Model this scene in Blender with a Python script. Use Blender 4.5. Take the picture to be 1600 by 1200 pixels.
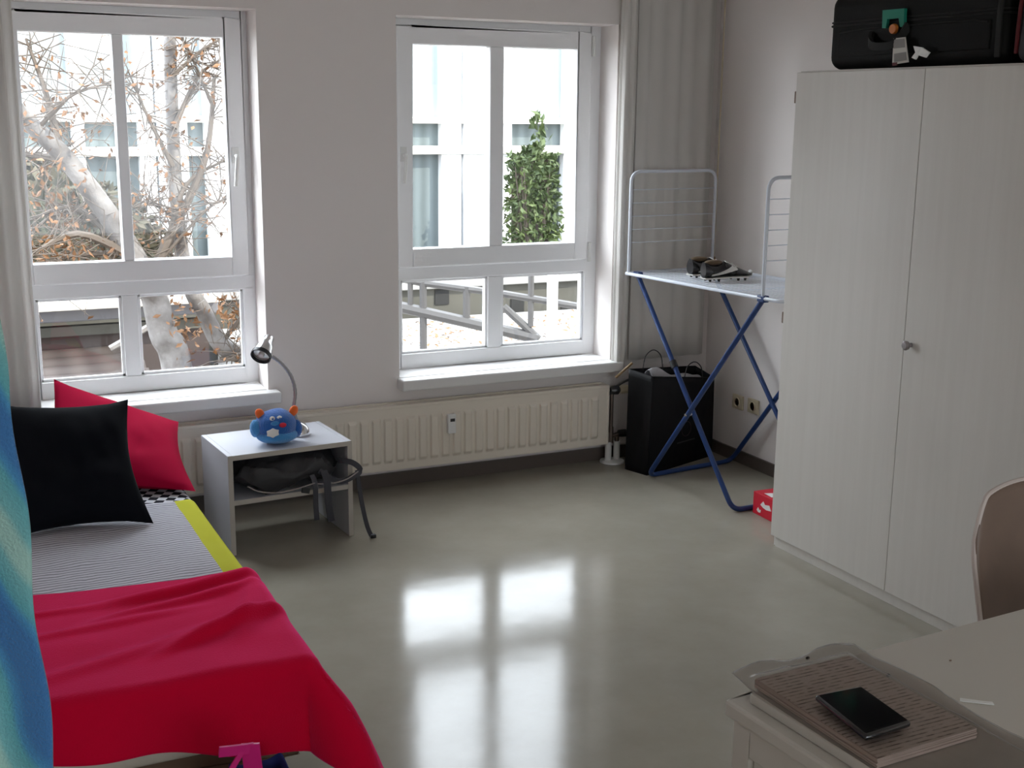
import bpy, bmesh, math, random
from mathutils import Vector, Matrix, noise
for o in list(bpy.data.objects): bpy.data.objects.remove(o)
S = bpy.context.scene; C = S.collection; PI = math.pi
random.seed(7)

# ------------------------------------------------------------------ camera
H = 1.70
RIGHT = Vector((0.9018371802683758, -0.43197147514020406, 0.009504996095791932))
DOWN = Vector((-0.08477771705713208, -0.19847764068873042, -0.9764319560712954))
FWD = Vector((0.4236772816380008, 0.8797768301176334, -0.21561607132123267))
FPX = 1935.16
cam_d = bpy.data.cameras.new('camera'); cam = bpy.data.objects.new('camera', cam_d); C.objects.link(cam)
cam_d.sensor_width = 36; cam_d.sensor_fit = 'HORIZONTAL'; cam_d.lens = FPX/1600*36
cam_d.clip_start = 0.05; cam_d.clip_end = 200
m3 = Matrix((RIGHT, -DOWN, -FWD)).transposed()
cam.matrix_world = Matrix.Translation((0, 0, H)) @ m3.to_4x4()
S.camera = cam
def ray(u, v): return RIGHT*((u-800)/FPX) + DOWN*((v-600)/FPX) + FWD
def onz(u, v, z): d = ray(u, v); return Vector((0, 0, H)) + d*((z-H)/d.z)
def ony(u, v, y): d = ray(u, v); return Vector((0, 0, H)) + d*(y/d.y)
def onx(u, v, x): d = ray(u, v); return Vector((0, 0, H)) + d*(x/d.x)

# ------------------------------------------------------------------ sky, sun, portals, exposure
SKY_LOW, SKY_HIGH = 2.6, 9.5       # dim behind the house, raised beyond the yard to light the room
W = bpy.data.worlds.new('world'); S.world = W; W.use_nodes = True
nt = W.node_tree; nt.nodes.clear()
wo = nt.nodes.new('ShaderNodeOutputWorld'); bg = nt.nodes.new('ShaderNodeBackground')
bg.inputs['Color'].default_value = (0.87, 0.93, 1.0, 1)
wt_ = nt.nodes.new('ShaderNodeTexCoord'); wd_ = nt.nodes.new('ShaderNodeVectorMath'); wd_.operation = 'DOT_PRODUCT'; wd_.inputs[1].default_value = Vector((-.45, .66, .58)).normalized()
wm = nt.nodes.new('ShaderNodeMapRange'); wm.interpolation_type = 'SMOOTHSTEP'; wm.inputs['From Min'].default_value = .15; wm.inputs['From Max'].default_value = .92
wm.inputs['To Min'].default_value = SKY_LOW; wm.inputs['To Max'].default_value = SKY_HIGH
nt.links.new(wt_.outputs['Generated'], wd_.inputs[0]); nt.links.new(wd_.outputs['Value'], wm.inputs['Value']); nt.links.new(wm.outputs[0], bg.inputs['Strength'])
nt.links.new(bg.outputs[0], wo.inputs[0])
sd = bpy.data.lights.new('sun', 'SUN'); sd.energy = 4.0; sd.angle = 0.01; sd.color = (1, 0.93, 0.8)
sun = bpy.data.objects.new('sun', sd); C.objects.link(sun)
sun.rotation_euler = Vector((-0.55, 0.55, -0.62)).to_track_quat('-Z', 'Y').to_euler()
S.view_settings.view_transform = 'Standard'; S.view_settings.look = 'None'
S.view_settings.gamma = 1; S.view_settings.use_curve_mapping = False
S.view_settings.exposure = 0.72
def portal(x0, x1, z0, z1, y, s):
    d = bpy.data.lights.new('portal', 'AREA'); d.shape = 'RECTANGLE'; d.size = x1-x0; d.size_y = z1-z0
    d.cycles.is_portal = True
    o = bpy.data.objects.new('portal', d); C.objects.link(o); o.location = ((x0+x1)/2, y, (z0+z1)/2)
    o.rotation_euler = (s*PI/2, 0, 0)
portal(0.40, 1.30, 0.52, 2.06, 5.47, -1); portal(1.95, 3.02, 0.52, 2.06, 5.47, -1); portal(0.40, 3.20, 0.45, 2.05, -1.72, 1)

# ------------------------------------------------------------------ materials
def mat(name, col, rough=.6, metal=0., spec=.5, bump=None, var=None, coat=0., sheen=0.):
    m = bpy.data.materials.new(name); m.use_nodes = True; t = m.node_tree; N = t.nodes; b = N['Principled BSDF']
    b.inputs['Base Color'].default_value = (*col, 1); b.inputs['Roughness'].default_value = rough
    b.inputs['Metallic'].default_value = metal; b.inputs['Specular IOR Level'].default_value = spec
    if coat: b.inputs['Coat Weight'].default_value = coat; b.inputs['Coat Roughness'].default_value = .08
    if sheen: b.inputs['Sheen Weight'].default_value = sheen
    if bump or var:
        tc = N.new('ShaderNodeTexCoord')
        if bump:
            n = N.new('ShaderNodeTexNoise'); n.inputs['Scale'].default_value = bump[0]; n.inputs['Detail'].default_value = 4
            bp = N.new('ShaderNodeBump'); bp.inputs['Strength'].default_value = bump[1]; bp.inputs['Distance'].default_value = bump[2] if len(bump) > 2 else .01
            t.links.new(tc.outputs['Object'], n.inputs['Vector']); t.links.new(n.outputs['Fac'], bp.inputs['Height']); t.links.new(bp.outputs[0], b.inputs['Normal'])
        if var:   # (scale, second colour)
            n2 = N.new('ShaderNodeTexNoise'); n2.inputs['Scale'].default_value = var[0]; n2.inputs['Detail'].default_value = 5
            r = N.new('ShaderNodeValToRGB'); r.color_ramp.elements[0].color = (*col, 1); r.color_ramp.elements[1].color = (*var[1], 1)
            r.color_ramp.elements[0].position = .35; r.color_ramp.elements[1].position = .68
            t.links.new(tc.outputs['Object'], n2.inputs['Vector']); t.links.new(n2.outputs['Fac'], r.inputs[0]); t.links.new(r.outputs[0], b.inputs['Base Color'])
    return m
def nodes(m): return m.node_tree.nodes, m.node_tree.links, m.node_tree.nodes['Principled BSDF']

M = {}
M['wall'] = mat('wall_plaster', (.86, .81, .785), .85, spec=.2, bump=(90, .08, .004))
M['ceiling'] = mat('ceiling_paint', (.86, .85, .84), .9, spec=.2)
M['frame'] = mat('window_plastic', (.92, .92, .93), .3)
M['sill'] = mat('sill_laminate', (.82, .81, .80), .35)
M['skirt'] = mat('skirting_brown', (.11, .088, .075), .45)
M['radiator'] = mat('radiator_enamel', (.80, .73, .63), .35)
M['chrome'] = mat('chrome', (.75, .75, .76), .16, metal=1)
M['neck'] = mat('brushed_neck', (.38, .37, .38), .3, metal=1)
M['darkmetal'] = mat('dark_metal', (.10, .10, .10), .35, metal=.8)
M['copper'] = mat('copper_pipe', (.16, .12, .10), .4, metal=.6)
M['black'] = mat('black_plastic', (.012, .012, .013), .4)
M['whiteplastic'] = mat('white_plastic', (.8, .8, .78), .4)
M['cream'] = mat('cream_plastic', (.66, .58, .42), .45)
M['wardrobe'] = mat('wardrobe_laminate', (.66, .63, .585), .45, bump=(60, .03, .003))
N, LK, b = nodes(M['wardrobe']); tc = N.new('ShaderNodeTexCoord'); mp = N.new('ShaderNodeMapping'); mp.inputs['Scale'].default_value = (14, 14, .7); nn = N.new('ShaderNodeTexNoise'); nn.inputs['Scale'].default_value = 3; nn.inputs['Detail'].default_value = 5
rr = N.new('ShaderNodeValToRGB'); rr.color_ramp.elements[0].color = (.638, .607, .562, 1); rr.color_ramp.elements[1].color = (.668, .638, .593, 1); rr.color_ramp.elements[0].position = .3; rr.color_ramp.elements[1].position = .7
LK.new(tc.outputs['Object'], mp.inputs[0]); LK.new(mp.outputs[0], nn.inputs['Vector']); LK.new(nn.outputs['Fac'], rr.inputs[0]); LK.new(rr.outputs[0], b.inputs['Base Color'])
M['gap'] = mat('wardrobe_shadow_edge', (.42, .38, .36), .6)
M['knob'] = mat('knob_brushed', (.30, .27, .27), .35, metal=.5)
M['brown'] = mat('brown_metal', (.20, .13, .09), .5)
M['nightwhite'] = mat('nightstand_white', (.60, .61, .66), .5)
M['nightedge'] = mat('nightstand_edge', (.50, .46, .41), .5)
M['fabricdark'] = mat('bag_nylon', (.036, .035, .039), .6, bump=(40, .35, .01))
M['strap'] = mat('bag_strap', (.05, .05, .062), .7)
M['piping'] = mat('bag_piping', (.35, .31, .30), .6)
M['bluefur'] = mat('blue_plush', (.014, .13, .48), .9, bump=(220, .7, .01), sheen=.4)
M['bluelight'] = mat('light_blue_plush', (.06, .32, .72), .9, bump=(220, .7, .01), sheen=.4)
M['orange'] = mat('orange_plush', (.95, .16, .02), .8, sheen=.3)
M['felt'] = mat('white_felt', (.85, .84, .82), .9)
M['rednose'] = mat('red_felt', (.65, .02, .05), .8)
M['rackwhite'] = mat('rack_white_coat', (.74, .78, .86), .3)
M['rackblue'] = mat('rack_blue_coat', (.013, .045, .17), .35)
M['paperbag'] = mat('black_paper', (.004, .004, .005), .5, spec=.22, bump=(6, .3, .02))
M['tissue'] = mat('tissue_paper', (.45, .44, .46), .7, bump=(25, .6, .02))
M['emblem'] = mat('faded_print', (.06, .022, .03), .5)
M['emblemgrey'] = mat('faded_grey_print', (.045, .045, .045), .5)
M['redbox'] = mat('red_card', (.68, .01, .035), .5)
M['shoeblack'] = mat('black_leather', (.014, .013, .016), .25)
M['shoewhite'] = mat('white_leather', (.75, .74, .70), .4)
M['shoebrown'] = mat('shoe_lining', (.13, .085, .05), .8)
M['suitcase'] = mat('suitcase_shell', (.005, .005, .0045), .6, spec=.15, bump=(120, .2, .004))
M['suitrim'] = mat('suitcase_trim', (.014, .014, .013), .6, spec=.2)
M['green'] = mat('green_strap', (.0, .20, .13), .6)
M['orangeplastic'] = mat('orange_plastic', (.50, .14, .015), .5)
M['tag'] = mat('paper_tag', (.55, .53, .49), .7)
M['greytag'] = mat('printed_grey', (.25, .24, .23), .7)
M['redtrim'] = mat('red_trim', (.09, .003, .006), .6)
M['redpillow'] = mat('red_cotton', (.42, .004, .04), .95, bump=(300, .15, .003), spec=.05)
M['blackpillow'] = mat('black_cotton', (.004, .005, .008), .95, bump=(300, .15, .003), spec=.15)
M['redblanket'] = mat('red_fleece', (.68, .003, .034), .95, bump=(260, .35, .004), sheen=1.0, spec=.03)
M['redblanket'].node_tree.nodes['Principled BSDF'].inputs['Sheen Tint'].default_value = (1, .10, .34, 1)
M['mattress'] = mat('cream_ticking', (.66, .60, .50), .85, bump=(8, .5, .03))
M['bedwood'] = mat('bed_wood', (.16, .10, .06), .55)
M['deskwhite'] = mat('desk_white', (.56, .53, .48), .45, bump=(70, .03, .003))
M['paper'] = mat('lined_paper', (.70, .58, .52), .8)
M['phone'] = mat('black_gloss', (.006, .006, .007), .08, coat=.6)
M['ply'] = mat('beech_ply', (.20, .135, .10), .45, bump=(14, .08, .004), var=(6, (.165, .11, .08)))
M['plyedge'] = mat('ply_edge', (.58, .50, .46), .5)
M['steel'] = mat('tube_steel', (.5, .5, .5), .3, metal=1)
M['navy'] = mat('navy_fabric', (.008, .02, .14), .8)
M['pink'] = mat('pink_satin', (.72, .01, .22), .45)
m = mat('curtain_voile', (.88, .85, .81), .9, spec=.1); M['curtain'] = m
N, LK, b = nodes(m); tl = N.new('ShaderNodeBsdfTranslucent'); tl.inputs[0].default_value = (.8, .79, .77, 1); mx = N.new('ShaderNodeMixShader'); mx.inputs[0].default_value = .3
LK.new(b.outputs[0], mx.inputs[1]); LK.new(tl.outputs[0], mx.inputs[2]); LK.new(mx.outputs[0], N['Material Output'].inputs[0])
M['wood'] = mat('curtain_wood', (.30, .19, .09), .5)
M['whitebeam'] = mat('painted_beam', (.86, .84, .78), .6)
M['post'] = mat('painted_post', (.85, .87, .9), .6)
M['concrete'] = mat('old_concrete', (.075, .073, .062), .9, var=(1.6, (.105, .10, .085)))
M['cap'] = mat('concrete_cap', (.30, .295, .285), .8)
M['vent'] = mat('dark_vent', (.02, .02, .02), .8)
M['rail'] = mat('galvanised_rail', (.075, .072, .072), .5, metal=.2)
M['bark'] = mat('birch_bark', (.21, .20, .195), .8, bump=(14, .5, .03), var=(7, (.07, .06, .055)))
M['twig'] = mat('twig_bark', (.10, .08, .065), .8)
M['leafbrown'] = mat('autumn_leaf', (.20, .095, .035), .7, var=(3, (.11, .05, .02)))
M['leafgreen'] = mat('green_leaf', (.035, .06, .018), .6, var=(4, (.09, .125, .035)))
M['leafdark'] = mat('dark_hedge', (.03, .035, .02), .7, var=(3, (.07, .055, .03)))
M['shedwall'] = mat('shed_brown', (.05, .034, .03), .8)
M['shedroof'] = mat('shed_gutter', (.16, .16, .175), .6)
M['leaflitter'] = mat('leaf_litter', (.09, .055, .03), .8, var=(3, (.13, .10, .07)))

# floor: beige linoleum, glossy with faint scuffs
m = mat('linoleum', (.30, .27, .215), .2, spec=.26); M['floor'] = m
N, LK, b = nodes(m); tc = N.new('ShaderNodeTexCoord')
n1 = N.new('ShaderNodeTexNoise'); n1.inputs['Scale'].default_value = 2.2; n1.inputs['Detail'].default_value = 8; n1.inputs['Roughness'].default_value = .65
r1 = N.new('ShaderNodeValToRGB'); r1.color_ramp.elements[0].color = (.29, .262, .212, 1); r1.color_ramp.elements[1].color = (.36, .332, .276, 1)
r1.color_ramp.elements[0].position = .3; r1.color_ramp.elements[1].position = .7
LK.new(tc.outputs['Object'], n1.inputs['Vector']); LK.new(n1.outputs['Fac'], r1.inputs[0]); LK.new(r1.outputs[0], b.inputs['Base Color'])
n2 = N.new('ShaderNodeTexNoise'); n2.inputs['Scale'].default_value = 7; n2.inputs['Detail'].default_value = 6
r2 = N.new('ShaderNodeMapRange'); r2.inputs['To Min'].default_value = .09; r2.inputs['To Max'].default_value = .17
LK.new(tc.outputs['Object'], n2.inputs['Vector']); LK.new(n2.outputs['Fac'], r2.inputs['Value']); LK.new(r2.outputs[0], b.inputs['Roughness'])
n3 = N.new('ShaderNodeTexNoise'); n3.inputs['Scale'].default_value = 5; n3.inputs['Detail'].default_value = 3
bp = N.new('ShaderNodeBump'); bp.inputs['Strength'].default_value = .035; bp.inputs['Distance'].default_value = .02
LK.new(tc.outputs['Object'], n3.inputs['Vector']); LK.new(n3.outputs['Fac'], bp.inputs['Height']); LK.new(bp.outputs[0], b.inputs['Normal'])

# glass pane and dark transparent plastic
def clear(name, tint, gloss):
    m = bpy.data.materials.new(name); m.use_nodes = True; t = m.node_tree; t.nodes.clear()
    o = t.nodes.new('ShaderNodeOutputMaterial'); mx = t.nodes.new('ShaderNodeMixShader'); tr = t.nodes.new('ShaderNodeBsdfTransparent'); g = t.nodes.new('ShaderNodeBsdfGlossy'); f = t.nodes.new('ShaderNodeLayerWeight'); p5 = t.nodes.new('ShaderNodeMath'); p5.operation = 'POWER'; p5.inputs[1].default_value = 5; ma = t.nodes.new('ShaderNodeMath'); ma.operation = 'MULTIPLY_ADD'; ma.inputs[1].default_value = .75; ma.inputs[2].default_value = .03; t.links.new(f.outputs['Facing'], p5.inputs[0]); t.links.new(p5.outputs[0], ma.inputs[0])
    tr.inputs[0].default_value = (*tint, 1); g.inputs['Roughness'].default_value = gloss; f.inputs['Blend'].default_value = .5
    t.links.new(ma.outputs[0], mx.inputs[0]); t.links.new(tr.outputs[0], mx.inputs[1]); t.links.new(g.outputs[0], mx.inputs[2]); t.links.new(mx.outputs[0], o.inputs[0]); return m
M['glass'] = clear('window_glass', (.97, .98, .98), .0)
M['sleeve'] = clear('smoky_plastic', (.80, .78, .77), .35)
M['lampglass'] = mat('lamp_reflector', (.85, .85, .83), .35, metal=.6)

# bedspread: grey with thin stripes and a yellow border, made from object coordinates
def striped():
    m = mat('bedspread', (.4, .4, .45), .9, spec=.15); N, LK, b = nodes(m); tc = N.new('ShaderNodeTexCoord'); sx = N.new('ShaderNodeSeparateXYZ'); LK.new(tc.outputs['Object'], sx.inputs[0])
    w = N.new('ShaderNodeTexWave'); w.wave_type = 'BANDS'; w.bands_direction = 'Y'; w.inputs['Scale'].default_value = 17; w.inputs['Distortion'].default_value = 3.5; w.inputs['Detail'].default_value = 3; w.inputs['Detail Scale'].default_value = .8
    LK.new(tc.outputs['Object'], w.inputs['Vector'])
    r = N.new('ShaderNodeValToRGB'); r.color_ramp.elements[0].color = (.20, .19, .22, 1); r.color_ramp.elements[1].color = (.62, .61, .67, 1); r.color_ramp.elements[0].position = .02; r.color_ramp.elements[1].position = .35
    LK.new(w.outputs['Fac'], r.inputs[0])
    g = N.new('ShaderNodeMath'); g.operation = 'GREATER_THAN'; g.inputs[1].default_value = 0.722; LK.new(sx.outputs['X'], g.inputs[0])
    mx = N.new('ShaderNodeMix'); mx.data_type = 'RGBA'; LK.new(g.outputs[0], mx.inputs[0]); LK.new(r.outputs[0], mx.inputs[6]); mx.inputs[7].default_value = (.60, .60, .035, 1)
    LK.new(mx.outputs[2], b.inputs['Base Color']); return m
M['bedspread'] = striped()
def checks():
    m = mat('checked_sheet', (.4, .4, .45), .9, spec=.15); N, LK, b = nodes(m); tc = N.new('ShaderNodeTexCoord'); sx = N.new('ShaderNodeSeparateXYZ'); LK.new(tc.outputs['Object'], sx.inputs[0])
    c = N.new('ShaderNodeTexChecker'); c.inputs['Scale'].default_value = 32; c.inputs['Color1'].default_value = (.75, .75, .8, 1); c.inputs['Color2'].default_value = (.012, .012, .02, 1)
    mp = N.new('ShaderNodeMapping'); mp.inputs['Rotation'].default_value = (0, 0, .5); mp.inputs['Scale'].default_value = (1, 1, .001); LK.new(tc.outputs['Object'], mp.inputs[0]); LK.new(mp.outputs[0], c.inputs[0])
    g = N.new('ShaderNodeMath'); g.operation = 'GREATER_THAN'; g.inputs[1].default_value = 0.735; LK.new(sx.outputs['X'], g.inputs[0])
    g2 = N.new('ShaderNodeMath'); g2.operation = 'GREATER_THAN'; g2.inputs[1].default_value = 0.765; LK.new(sx.outputs['X'], g2.inputs[0])
    mx = N.new('ShaderNodeMix'); mx.data_type = 'RGBA'; LK.new(g.outputs[0], mx.inputs[0]); LK.new(c.outputs[0], mx.inputs[6]); mx.inputs[7].default_value = (.10, .10, .22, 1)
    m2 = N.new('ShaderNodeMix'); m2.data_type = 'RGBA'; LK.new(g2.outputs[0], m2.inputs[0]); LK.new(mx.outputs[2], m2.inputs[6]); m2.inputs[7].default_value = (.75, .73, .68, 1)
    LK.new(m2.outputs[2], b.inputs['Base Color']); return m
M['checks'] = checks()
def towel():
    m = mat('beach_towel', (.1, .4, .6), .95, spec=.1, sheen=.3); N, LK, b = nodes(m); tc = N.new('ShaderNodeTexCoord')
    w = N.new('ShaderNodeTexWave'); w.wave_type = 'BANDS'; w.bands_direction = 'DIAGONAL'; w.inputs['Scale'].default_value = 1.3; w.inputs['Distortion'].default_value = 5; w.inputs['Detail'].default_value = 2; w.inputs['Detail Scale'].default_value = 1.1
    mp = N.new('ShaderNodeMapping'); mp.inputs['Scale'].default_value = (2.4, 1, 1.25); mp.inputs['Location'].default_value = (.2, 0, .33); LK.new(tc.outputs['Object'], mp.inputs[0]); LK.new(mp.outputs[0], w.inputs['Vector'])
    r = N.new('ShaderNodeValToRGB'); e = r.color_ramp.elements; e[0].color = (.06, .20, .46, 1); e[0].position = .10; e[1].color = (.13, .42, .48, 1); e[1].position = .45
    x = e.new(.28); x.color = (.08, .30, .55, 1); x = e.new(.85); x.color = (.20, .50, .52, 1); x = e.new(.97); x.color = (.38, .62, .56, 1)
    LK.new(w.outputs['Fac'], r.inputs[0]); LK.new(r.outputs[0], b.inputs['Base Color'])
    n = N.new('ShaderNodeTexNoise'); n.inputs['Scale'].default_value = 260; bp = N.new('ShaderNodeBump'); bp.inputs['Strength'].default_value = .8; bp.inputs['Distance'].default_value = .004
    LK.new(tc.outputs['Object'], n.inputs['Vector']); LK.new(n.outputs['Fac'], bp.inputs['Height']); LK.new(bp.outputs[0], b.inputs['Normal']); return m
M['towel'] = towel()
def cladding(name, c0, c1, scale=2.2):
    m = mat(name, c0, .5); N, LK, b = nodes(m); tc = N.new('ShaderNodeTexCoord'); w = N.new('ShaderNodeTexWave'); w.wave_type = 'BANDS'; w.bands_direction = 'X'; w.inputs['Scale'].default_value = scale; w.inputs['Distortion'].default_value = .8
    r = N.new('ShaderNodeValToRGB'); r.color_ramp.elements[0].color = (*c0, 1); r.color_ramp.elements[1].color = (*c1, 1); LK.new(tc.outputs['Object'], w.inputs[0]); LK.new(w.outputs['Fac'], r.inputs[0]); LK.new(r.outputs[0], b.inputs['Base Color']); return m
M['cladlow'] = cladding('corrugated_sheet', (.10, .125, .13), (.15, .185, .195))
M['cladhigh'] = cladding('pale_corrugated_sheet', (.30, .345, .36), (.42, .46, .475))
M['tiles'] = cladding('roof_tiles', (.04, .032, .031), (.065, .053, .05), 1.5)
# paper with ruled lines of writing (local y along the sheet)
def ruled():
    m = mat('ruled_page', (.80, .68, .60), .8); N, LK, b = nodes(m); tc = N.new('ShaderNodeTexCoord'); w = N.new('ShaderNodeTexWave'); w.wave_type = 'BANDS'; w.bands_direction = 'Y'; w.inputs['Scale'].default_value = 32; w.inputs['Distortion'].default_value = .3
    r = N.new('ShaderNodeValToRGB'); r.color_ramp.elements[0].color = (.22, .16, .14, 1); r.color_ramp.elements[1].color = (.78, .69, .62, 1); r.color_ramp.elements[0].position = .12; r.color_ramp.elements[1].position = .32
    n = N.new('ShaderNodeTexNoise'); n.inputs['Scale'].default_value = 60; mxx = N.new('ShaderNodeMix'); mxx.data_type = 'RGBA'
    LK.new(tc.outputs['Object'], w.inputs[0]); LK.new(w.outputs['Fac'], r.inputs[0]); LK.new(tc.outputs['Object'], n.inputs[0]); nm = N.new('ShaderNodeMapRange'); nm.inputs['From Min'].default_value = .40; nm.inputs['From Max'].default_value = .62; LK.new(n.outputs['Fac'], nm.inputs['Value']); LK.new(nm.outputs[0], mxx.inputs[0]); LK.new(r.outputs[0], mxx.inputs[6]); mxx.inputs[7].default_value = (.78, .69, .62, 1)
    LK.new(mxx.outputs[2], b.inputs['Base Color']); return m
M['ruled'] = ruled()

# ------------------------------------------------------------------ mesh builders
class MB:
    def __init__(s): s.v = []; s.f = []
    def add(s, vs, fs):
        k = len(s.v); s.v += [Vector(p) for p in vs]; s.f += [tuple(i+k for i in f) for f in fs]; return s
    def box(s, a, b, rot=None, piv=None):
        x0, y0, z0 = a; x1, y1, z1 = b
        vs = [Vector(p) for p in ((x0,y0,z0),(x1,y0,z0),(x1,y1,z0),(x0,y1,z0),(x0,y0,z1),(x1,y0,z1),(x1,y1,z1),(x0,y1,z1))]
        if rot is not None:
            pv = Vector(piv) if piv is not None else (Vector(a)+Vector(b))/2
            vs = [rot @ (p-pv) + pv for p in vs]
        return s.add(vs, [(3,2,1,0),(4,5,6,7),(0,1,5,4),(1,2,6,5),(2,3,7,6),(3,0,4,7)])
    def tube(s, pts, r, n=10, closed=False, cap=True):
        pts = [Vector(p) for p in pts]; L = len(pts); rr = r if isinstance(r, (list, tuple)) else [r]*L
        T = []
        for i in range(L):
            if closed: t = pts[(i+1) % L]-pts[i-1]
            else: t = pts[min(i+1, L-1)]-pts[max(i-1, 0)]
            T.append(t.normalized())
        up = Vector((0, 0, 1)) if abs(T[0].z) < .9 else Vector((1, 0, 0))
        nrm = (up - T[0]*up.dot(T[0])).normalized(); vs = []
        for i in range(L):
            nrm = (nrm - T[i]*nrm.dot(T[i])).normalized(); bn = T[i].cross(nrm)
            for k in range(n):
                a = 2*PI*k/n; vs.append(pts[i] + (nrm*math.cos(a)+bn*math.sin(a))*rr[i])
        fs = []
        for i in range(L if closed else L-1):
            j = (i+1) % L
            for k in range(n): fs.append((i*n+k, i*n+(k+1) % n, j*n+(k+1) % n, j*n+k))
        if cap and not closed: fs.append(tuple(range(n-1, -1, -1))); fs.append(tuple((L-1)*n+k for k in range(n)))
        return s.add(vs, fs)
    def lathe(s, prof, base, axis=(0, 0, 1), n=24, caps=True):
        ax = Vector(axis).normalized(); q = Vector((0, 0, 1)).rotation_difference(ax); base = Vector(base); vs = []; fs = []
        for r, z in prof:
            for k in range(n):
                a = 2*PI*k/n; vs.append(base + q @ Vector((r*math.cos(a), r*math.sin(a), z)))
        for i in range(len(prof)-1):
            for k in range(n): fs.append((i*n+k, i*n+(k+1) % n, (i+1)*n+(k+1) % n, (i+1)*n+k))
        if caps and prof[0][0] > 1e-6: fs.append(tuple(range(n-1, -1, -1)))
        if caps and prof[-1][0] > 1e-6: fs.append(tuple((len(prof)-1)*n+k for k in range(n)))
        return s.add(vs, fs)
    def grid(s, fn, nu, nv, wrapu=False):
        vs = [fn(i/nu, j/nv) for j in range(nv+1) for i in range(nu+(0 if wrapu else 1))]; w = nu if wrapu else nu+1
        fs = [(j*w+i, j*w+(i+1) % w, (j+1)*w+(i+1) % w, (j+1)*w+i) for j in range(nv) for i in range(nu)]
        return s.add(vs, fs)
    def ball(s, c, r, n=20, m=12, fn=None, rot=None):
        c = Vector(c)
        def f(u, v):
            a = 2*PI*u; b = PI*(v-.5); p = Vector((math.cos(a)*math.cos(b), math.sin(a)*math.cos(b), math.sin(b)))
            k = fn(p) if fn else 1
            p = Vector((p.x*r[0], p.y*r[1], p.z*r[2]))*k
            return c + (rot @ p if rot is not None else p)
        return s.grid(f, n, m, True)
    def prism(s, out, vec):
        n = len(out); vec = Vector(vec); vs = [Vector(p) for p in out]+[Vector(p)+vec for p in out]
        return s.add(vs, [tuple(range(n-1, -1, -1)), tuple(range(n, 2*n))]+[(i, (i+1) % n, n+(i+1) % n, n+i) for i in range(n)])
    def ribbon(s, pts, width, side, th=.002):
        side = Vector(side).normalized(); pts = [Vector(p) for p in pts]; L = len(pts); vs = []; fs = []
        for i in range(L):
            t = (pts[min(i+1, L-1)]-pts[max(i-1, 0)]).normalized(); sd = (side-t*side.dot(t)).normalized(); n = t.cross(sd)
            for a, b in ((-1, -1), (1, -1), (1, 1), (-1, 1)): vs.append(pts[i]+sd*a*width/2+n*b*th/2)
        for i in range(L-1):
            for k in range(4): fs.append((i*4+k, i*4+(k+1) % 4, i*4+4+(k+1) % 4, i*4+4+k))
        fs += [(3, 2, 1, 0), tuple(L*4-4+k for k in range(4))]
        return s.add(vs, fs)
    def build(s, name, m, parent=None, smooth=True, bevel=0, sub=0, origin=None, solid=0, seg=2):
        root = parent
        while root is not None and root.parent is not None: root = root.parent
        if root is not None: org = Vector(root.location)
        elif origin is not None: org = Vector(origin)
        else:
            lo = [min(p[i] for p in s.v) for i in range(3)]; hi = [max(p[i] for p in s.v) for i in range(3)]
            org = Vector(((lo[0]+hi[0])/2, (lo[1]+hi[1])/2, lo[2]))
        me = bpy.data.meshes.new(name); me.from_pydata([tuple(p-org) for p in s.v], [], s.f)
        bm = bmesh.new(); bm.from_mesh(me); bmesh.ops.remove_doubles(bm, verts=bm.verts, dist=1e-6); bmesh.ops.recalc_face_normals(bm, faces=bm.faces); bm.to_mesh(me); bm.free()
        me.materials.append(M[m] if isinstance(m, str) else m)
        for p in me.polygons: p.use_smooth = smooth
        o = bpy.data.objects.new(name, me); C.objects.link(o)
        if parent is not None: o.parent = parent
        else: o.location = org
        if solid: d = o.modifiers.new('thick', 'SOLIDIFY'); d.thickness = solid; d.offset = 0
        if bevel: d = o.modifiers.new('bevel', 'BEVEL'); d.width = bevel; d.segments = seg; d.limit_method = 'ANGLE'; d.harden_normals = False
        if sub: d = o.modifiers.new('sub', 'SUBSURF'); d.levels = sub; d.render_levels = sub
        if smooth: 
            try: me.set_sharp_from_angle(angle=math.radians(40))
            except Exception: pass
        return o
def thing(name, label, cat, loc, group=None):
    o = bpy.data.objects.new(name, None); C.objects.link(o); o.location = loc; o.empty_display_size = .1; return tag(o, label, cat, group)
def tag(o, label, cat, group=None):
    o['label'] = label; o['category'] = cat
    if group: o['group'] = group
    return o
def struct(o, label=None):
    o['kind'] = 'structure'
    if label: o['label'] = label
    return o
def BX(a, b): return MB().box(a, b)
def smoothpts(pts, k=6):
    pts = [Vector(p) for p in pts]; out = []; n = len(pts)
    for i in range(n-1):
        p0, p1, p2, p3 = pts[max(i-1, 0)], pts[i], pts[i+1], pts[min(i+2, n-1)]
        for j in range(k):
            t = j/k; out.append(.5*((2*p1)+(p2-p0)*t+(2*p0-5*p1+4*p2-p3)*t*t+(3*p1-p0-3*p2+p3)*t**3))
    out.append(pts[-1]); return out
def fillet(pts, r, k=6):
    pts = [Vector(p) for p in pts]; out = [pts[0]]
    for i in range(1, len(pts)-1):
        a, b, c = pts[i-1], pts[i], pts[i+1]; d1 = (a-b).normalized(); d2 = (c-b).normalized(); p, q = b+d1*r, b+d2*r
        for j in range(k+1):
            t = j/k; out.append(p*(1-t)**2+b*2*t*(1-t)+q*t*t)
    out.append(pts[-1]); return out

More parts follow.
